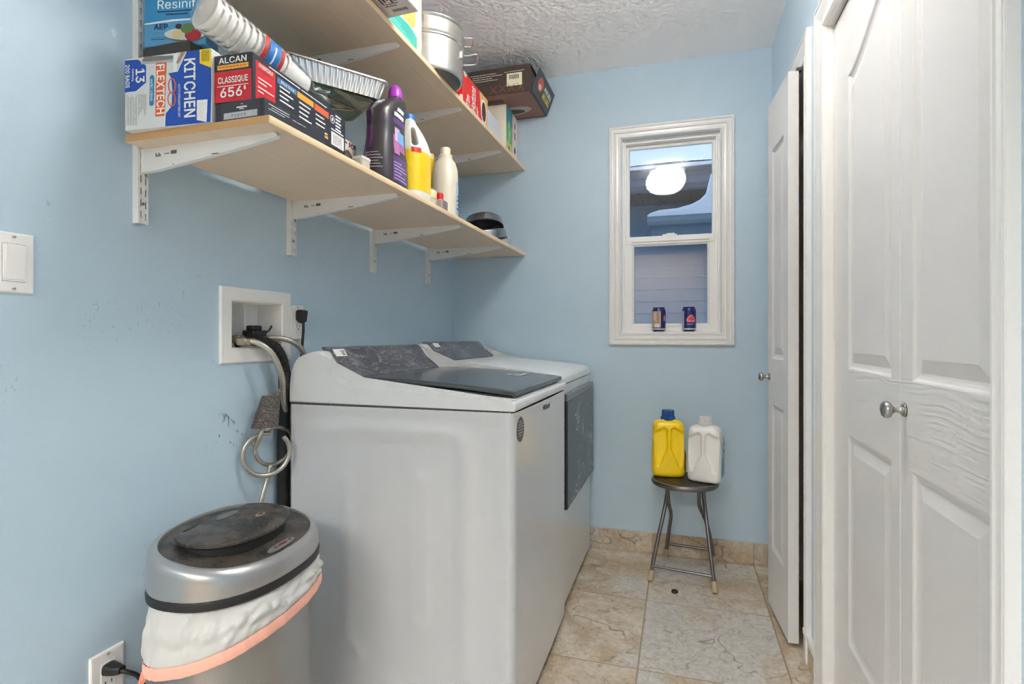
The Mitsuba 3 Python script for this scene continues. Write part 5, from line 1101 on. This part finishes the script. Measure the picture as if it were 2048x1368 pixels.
# ================================================================== GOODS ON THE UPPER SHELF
# --- flat grey box overhanging the edge, and the teal box
o = np.array([0.500, 1.405, ZU + 0.0095]); e_ = np.array([-0.03, -1.0, 0.0])
k = thing('grey_carton', 'flat grey carton overhanging the upper shelf left of the teal box', 'box')
fr = Fr((0.312, 1.060, ZU + 0.0105), (0.05, 1, 0), (1, -0.05, 0.0))
put('body', fr(cbox((0, 0, -0.0), (0.352, 0.172, 0.10), 0.002)) if fr.n[2] > 0 else fr(cbox((0, 0, -0.10), (0.352, 0.172, 0.0), 0.002)), C(206, 202, 198, 0.5), k)
fb_ = Fr((0.312 + 0.006, 1.060, ZU + 0.0105), (1, -0.05, 0), (0.05, 1, 0))
fb_.n = -fb_.n if fb_.n[2] > 0 else fb_.n
prints(fb_, k, [('print', C(72, 70, 72), [R4(0.088 + 0.010 * i, 0.262, 0.094 + 0.010 * i, 0.290 - 0.006 * (i % 3)) for i in range(5)] + [R4(0.100 + 0.006 * i, 0.318, 0.104 + 0.006 * i, 0.330) for i in range(8)] + [sg.box(0.09, 0.292, 0.135, 0.2945), sg.box(0.09, 0.300, 0.125, 0.303)], 1)])
put('spacer', cbox((0.20, 1.10, ZU + 0.0003), (0.385, 1.395, ZU + 0.0100), 0.001), C(150, 120, 92, 0.6), k)
fr = Fr((0.388, 1.424, ZU + 0.0005), (0.03, 1, 0), Z)
k = carton('teal_box', 'tall white and teal box with an orange disc beside the stock pot', 'box', fr, 0.215, 0.30, 0.15, C(236, 226, 206, 0.45))
prints(fr, k, [('teal_wave', C(58, 172, 158), [sg.Polygon([(0.004, 0.006), (0.213, 0.006), (0.213, 0.040)] + [(0.213 - 0.209 * t, 0.040 + 0.012 * math.sin(t * 5.5) + 0.055 * t) for t in np.linspace(0.02, 1, 16)])], 1), ('teal_line', C(140, 210, 202), [R4(0.02, 0.016 + 0.009 * i, 0.17 - 0.03 * i, 0.0185 + 0.009 * i) for i in range(4)], 2),
    ('orange_disc', C(246, 190, 100), [sg.Point(0.128, 0.112).buffer(0.045).difference(sg.Polygon([(0.004, 0.0), (0.213, 0.0), (0.213, 0.045)] + [(0.213 - 0.209 * t, 0.045 + 0.012 * math.sin(t * 5.5) + 0.055 * t) for t in np.linspace(0.02, 1, 16)]))], 1), ('white_panel', C(232, 230, 226), [R4(0.008, 0.16, 0.110, 0.285)], 1), ('small_print', C(200, 186, 160), [R4(0.125 + 0.010 * i, 0.150, 0.127 + 0.010 * i, 0.280) for i in range(8)], 1), ('label', C(226, 214, 186), [R4(0.180, 0.012, 0.209, 0.055)], 3)])
# --- stock pot
k = thing('stock_pot', 'stainless steel stock pot with wire handles and a steamer insert on the upper shelf', 'pot')
pc = (0.345, 1.787, ZU + 0.0005); PR = 0.125
put('body', lathe([(0.0, 0.003), (PR - 0.016, 0.003), (PR - 0.012, 0.0), (PR - 0.004, 0.003), (PR, 0.010), (PR, 0.112), (PR + 0.004, 0.114), (PR + 0.0045, 0.118), (PR + 0.002, 0.120), (PR - 0.002, 0.118)], pc, Z, 72), STEEL, k, 35)
put('base', lathe([(PR - 0.0155, -0.0002), (PR - 0.010, -0.0004), (PR - 0.0085, 0.0012), (PR - 0.010, 0.0035), (0.0, 0.0035), (0.0, 0.0018), (PR - 0.020, 0.0018)], pc, Z, 72), pr('pot_base_reflection', (0.20, 0.22, 0.25), 0.22, metallic=1.0), k, 35, label='underside with dark reflection painted in')  # underside coloured darker to stand for what it reflects
put('insert', lathe([(PR - 0.002, 0.116), (PR + 0.001, 0.120), (PR + 0.003, 0.124), (PR + 0.001, 0.130), (PR + 0.0015, 0.170), (PR + 0.006, 0.175), (PR + 0.0065, 0.179), (PR + 0.003, 0.181), (PR - 0.002, 0.179), (PR - 0.003, 0.130), (0.0, 0.128)], pc, Z, 72), STEEL, k, 35, label='steamer insert with a rolled rim')
for az in (22, 202):
    a = math.radians(az); er = np.array([math.cos(a), math.sin(a), 0]); et = np.array([-math.sin(a), math.cos(a), 0]); c0 = np.array(pc)
    P = lambda t, r, h: c0 + er * r + et * t + Z * h
    hd = put('handle', tube([P(-0.034, PR + 0.002, 0.085), P(-0.034, PR + 0.020, 0.086), P(-0.036, PR + 0.040, 0.090), P(-0.026, PR + 0.050, 0.093), P(0.026, PR + 0.050, 0.093), P(0.036, PR + 0.040, 0.090), P(0.034, PR + 0.020, 0.086), P(0.034, PR + 0.002, 0.085)], 0.0032, 10, 6), STEEL, k, True, label='steel wire handle')
    for t in (-0.034, 0.034):
        f_ = Fr(P(t, PR * math.cos(t / PR) + 0.0, 0.085), et, Z)
        put('bracket', f_(cbox((-0.011, -0.014, -0.004), (0.011, 0.014, 0.004), 0.003)), STEEL, hd)
    put('handle', tube([P(-0.030, PR + 0.004, 0.150), P(-0.030, PR + 0.022, 0.150), P(-0.022, PR + 0.034, 0.151), P(0.022, PR + 0.034, 0.151), P(0.030, PR + 0.022, 0.150), P(0.030, PR + 0.004, 0.150)], 0.0028, 10, 6), STEEL, k, True)
# --- boxes between the pot and the wall
fr = Fr((0.392, 2.000, ZU + 0.0005), (-0.01, 1, 0), Z)
k = carton('red_coffee_box', 'red coffee box with white script and a coffee cup picture', 'box', fr, 0.300, 0.142, 0.10, C(214, 40, 38, 0.4))
prints(fr, k, [('tan_panel', C(228, 176, 118), [sg.Polygon([(0.192, 0.1415), (0.2995, 0.1415), (0.2995, 0.0005), (0.285, 0.0005), (0.235, 0.05), (0.205, 0.085)])], 1), ('cup_rim', C(238, 228, 216), [affinity.scale(sg.Point(0.246, 0.072).buffer(1, 24), 0.036, 0.052)], 2), ('coffee', C(72, 44, 34), [affinity.scale(sg.Point(0.247, 0.070).buffer(1, 24), 0.026, 0.041)], 3), ('silver_corner', C(196, 190, 190), [sg.Polygon([(0.006, 0.141), (0.05, 0.141), (0.03, 0.122), (0.012, 0.126)])], 2),
    ('lettering', W_, [text('Tim', 0.040, 0.046, True, 90, (0.076, 0.018)), text('Hortons', 0.050, 0.100, True, 90, (0.142, 0.022)), R4(0.160, 0.018, 0.166, 0.060), R4(0.172, 0.018, 0.176, 0.048)], 2)])
fr = Fr((0.300, 2.318, ZU + 0.0005), (-0.02, 1, 0), Z)
k = carton('orange_coffee_box', 'tan and orange coffee box standing behind the red one', 'box', fr, 0.185, 0.218, 0.14, C(228, 184, 128, 0.45))
prints(fr, k, [('orange_band', C(238, 132, 46), [R4(0.118, 0.001, 0.184, 0.217)], 1), ('lettering', C(250, 240, 220), [text('Premium', 0.026, 0.09, True, 90, (0.164, 0.045))], 2), ('swirl', C(200, 96, 84), [affinity.scale(sg.Point(0.045, 0.15).buffer(1, 24), 0.026, 0.036).difference(affinity.scale(sg.Point(0.045, 0.15).buffer(1, 24), 0.018, 0.026))], 1), ('small_print', C(190, 140, 84), [R4(0.085, 0.05, 0.089, 0.19), R4(0.096, 0.06, 0.100, 0.18)], 1)])
put('side_print', Fr((0.19, 2.3175, ZU + 0.0005), X, Z)(ext(R4(0.09, 0.02, 0.13, 0.2), 0.0004)), C(238, 140, 60), k)
# slanted white box leaning on its neighbours
fr = Fr((0.372, 2.382, ZU + 0.012), (-0.02, 1, -0.0), (-0.16, 0.06, 1.0))
k = carton('white_box', 'white box with a small black line drawing leaning beside the red coffee box', 'box', fr, 0.215, 0.148, 0.045, C(222, 222, 228, 0.45))
prints(fr, k, [('drawing', C(80, 80, 90), [R4(0.100, 0.028, 0.124, 0.031), R4(0.110, 0.020, 0.113, 0.046), R4(0.140, 0.034, 0.146, 0.038), R4(0.082, 0.046, 0.088, 0.050)], 1), ('fold', C(196, 196, 204), [R4(0.006, 0.083, 0.209, 0.0842)], 1)])
put('wedge', fr(cbox((0.01, -0.0105, -0.044), (0.205, -0.0005, -0.004), 0.001)), C(186, 186, 190, 0.6), k)
fr = Fr((0.376, 2.612, ZU + 0.0005), (-0.01, 1, 0), Z)
k = carton('tea_box', 'tall narrow white box with a green and blue spine near the window wall', 'box', fr, 0.110, 0.2565, 0.20, C(234, 226, 208, 0.45))
prints(fr, k, [('spine', C(70, 140, 150), [R4(0.0006, 0.17, 0.1094, 0.2560)], 1), ('spine', C(96, 168, 96), [R4(0.0006, 0.08, 0.1094, 0.1698)], 1), ('spine', C(196, 190, 100), [R4(0.0006, 0.0006, 0.1094, 0.0798)], 1), ('lettering', C(226, 234, 210), [text('Green Tea', 0.030, 0.10, False, 90, (0.065, 0.085))], 2), ('lettering', C(40, 84, 50), [R4(0.04, 0.035, 0.055, 0.062)], 2)])
fr = Fr((0.372, 2.730, ZU + 0.0005), (-0.01, 1, 0), Z)
k = carton('pink_box', 'thin pale pink box with dark dots against the window wall', 'box', fr, 0.096, 0.256, 0.20, C(226, 206, 204, 0.45))
prints(fr, k, [('dot', C(170, 80, 70), [sg.Point(0.045, 0.20).buffer(0.014), R4(0.034, 0.13, 0.056, 0.168)], 1), ('dot', C(90, 80, 86), [sg.Point(0.045, 0.075).buffer(0.017)], 1)])
fr = Fr((0.402, 1.972, ZU + 0.0005), (-0.3, 1, 0), Z)
solo('paper_slip', fr(cbox((0, 0, -0.012), (0.030, 0.032, 0.0), 0.001)), C(224, 214, 196, 0.5), 'small pale paper packet between the stock pot and the red box', 'packet')
# --- big brown box laid across, with an open flap
k = thing('grill_box', 'large dark brown box under the ceiling with its grey end flap open', 'box')
x0, x1, y0, y1, z0, z1 = 0.16, 0.532, 2.500, 2.828, 2.2425, 2.362
z0 = 2.2375
BRN = C(70, 56, 50, 0.4)
wall_ = 0.004
put('body', cat(cbox((x0, y0, z0), (x1, y1, z0 + wall_), 0.001), cbox((x0, y0, z1 - wall_), (x1, y1, z1), 0.001), cbox((x0, y0, z0), (x1, y0 + wall_, z1), 0.001), cbox((x0, y1 - wall_, z0), (x1, y1, z1), 0.001), cbox((x0, y0, z0), (x0 + wall_, y1, z1), 0.001), cbox((x1 - 0.012, y0 + wall_, z0), (x1 - 0.008, y1 - wall_, z1), 0.001)), BRN, k)
fr = Fr((x0, y0, z0), X, Z); ww = x1 - x0; hh = z1 - z0
prints(fr, k, [('barcode_label', C(226, 220, 190), [R4(ww - 0.118, 0.030, ww - 0.042, 0.090)], 1), ('barcode', INK, [R4(ww - 0.104 + 0.007 * i, 0.062, ww - 0.1005 + 0.007 * i, 0.082) for i in range(7)], 2), ('small_print', C(200, 190, 180), [R4(0.07, 0.098, 0.20, 0.1010), R4(0.08, 0.088, 0.235, 0.0910), R4(0.08, 0.078, 0.18, 0.0808), R4(ww - 0.13, 0.097, ww - 0.03, 0.0995), R4(0.09, 0.068, 0.21, 0.0708)], 1), ('grill_print', C(120, 76, 48), [sg.LineString([(0.17 + 0.045 * i, 0.004), (0.205 + 0.045 * i, 0.04)]).buffer(0.002) for i in range(4)] + [sg.LineString([(0.17 + 0.045 * i, 0.04), (0.205 + 0.045 * i, 0.004)]).buffer(0.002) for i in range(4)], 1)])
fu = Fr((x1, y0, z0), (-1, 0, 0), Y)   # underside, seen from below
prints(fu, k, [('underside_print', C(132, 88, 72), [R4(0.010, 0.012, 0.33, 0.316)], 1), ('photo_print', C(176, 160, 146), [affinity.rotate(affinity.scale(sg.Point(0.17, 0.22).buffer(1, 24), 0.12, 0.05), 10)], 2), ('photo_print', C(52, 46, 44), [affinity.scale(sg.Point(0.17, 0.225).buffer(1, 24), 0.08, 0.03), R4(0.16, 0.06, 0.32, 0.10)], 3)])
# flap hinged on the box's near vertical edge, swung out to the right
hx, hy = x1, y0
fd_ = np.array([0.80, 0.60, 0.0])
ff = Fr((x1 + 0.0015, y0 + 0.004, z0), (0, 1, 0), (0.040, 0.0, 0.102))
fl = put('flap', ff(cbox((0, 0, 0), (0.316, 0.110, 0.003), 0.0008)), C(58, 60, 62, 0.45), k, label='open grey end flap')
prints(ff, fl, [('lettering', W_, [text('PORTABLE', 0.020, 0.130, True, 0, (0.150, 0.060))], 11), ('lettering', C(240, 206, 40), [text('BBQ GRILL', 0.020, 0.135, True, 0, (0.150, 0.030))], 11), ('picture', C(186, 76, 60), [affinity.scale(sg.Point(0.085, 0.062).buffer(1, 24), 0.045, 0.030)], 11), ('picture', C(214, 190, 170), [affinity.scale(sg.Point(0.085, 0.052).buffer(1, 24), 0.022, 0.012)], 12)])
#@@NEXT
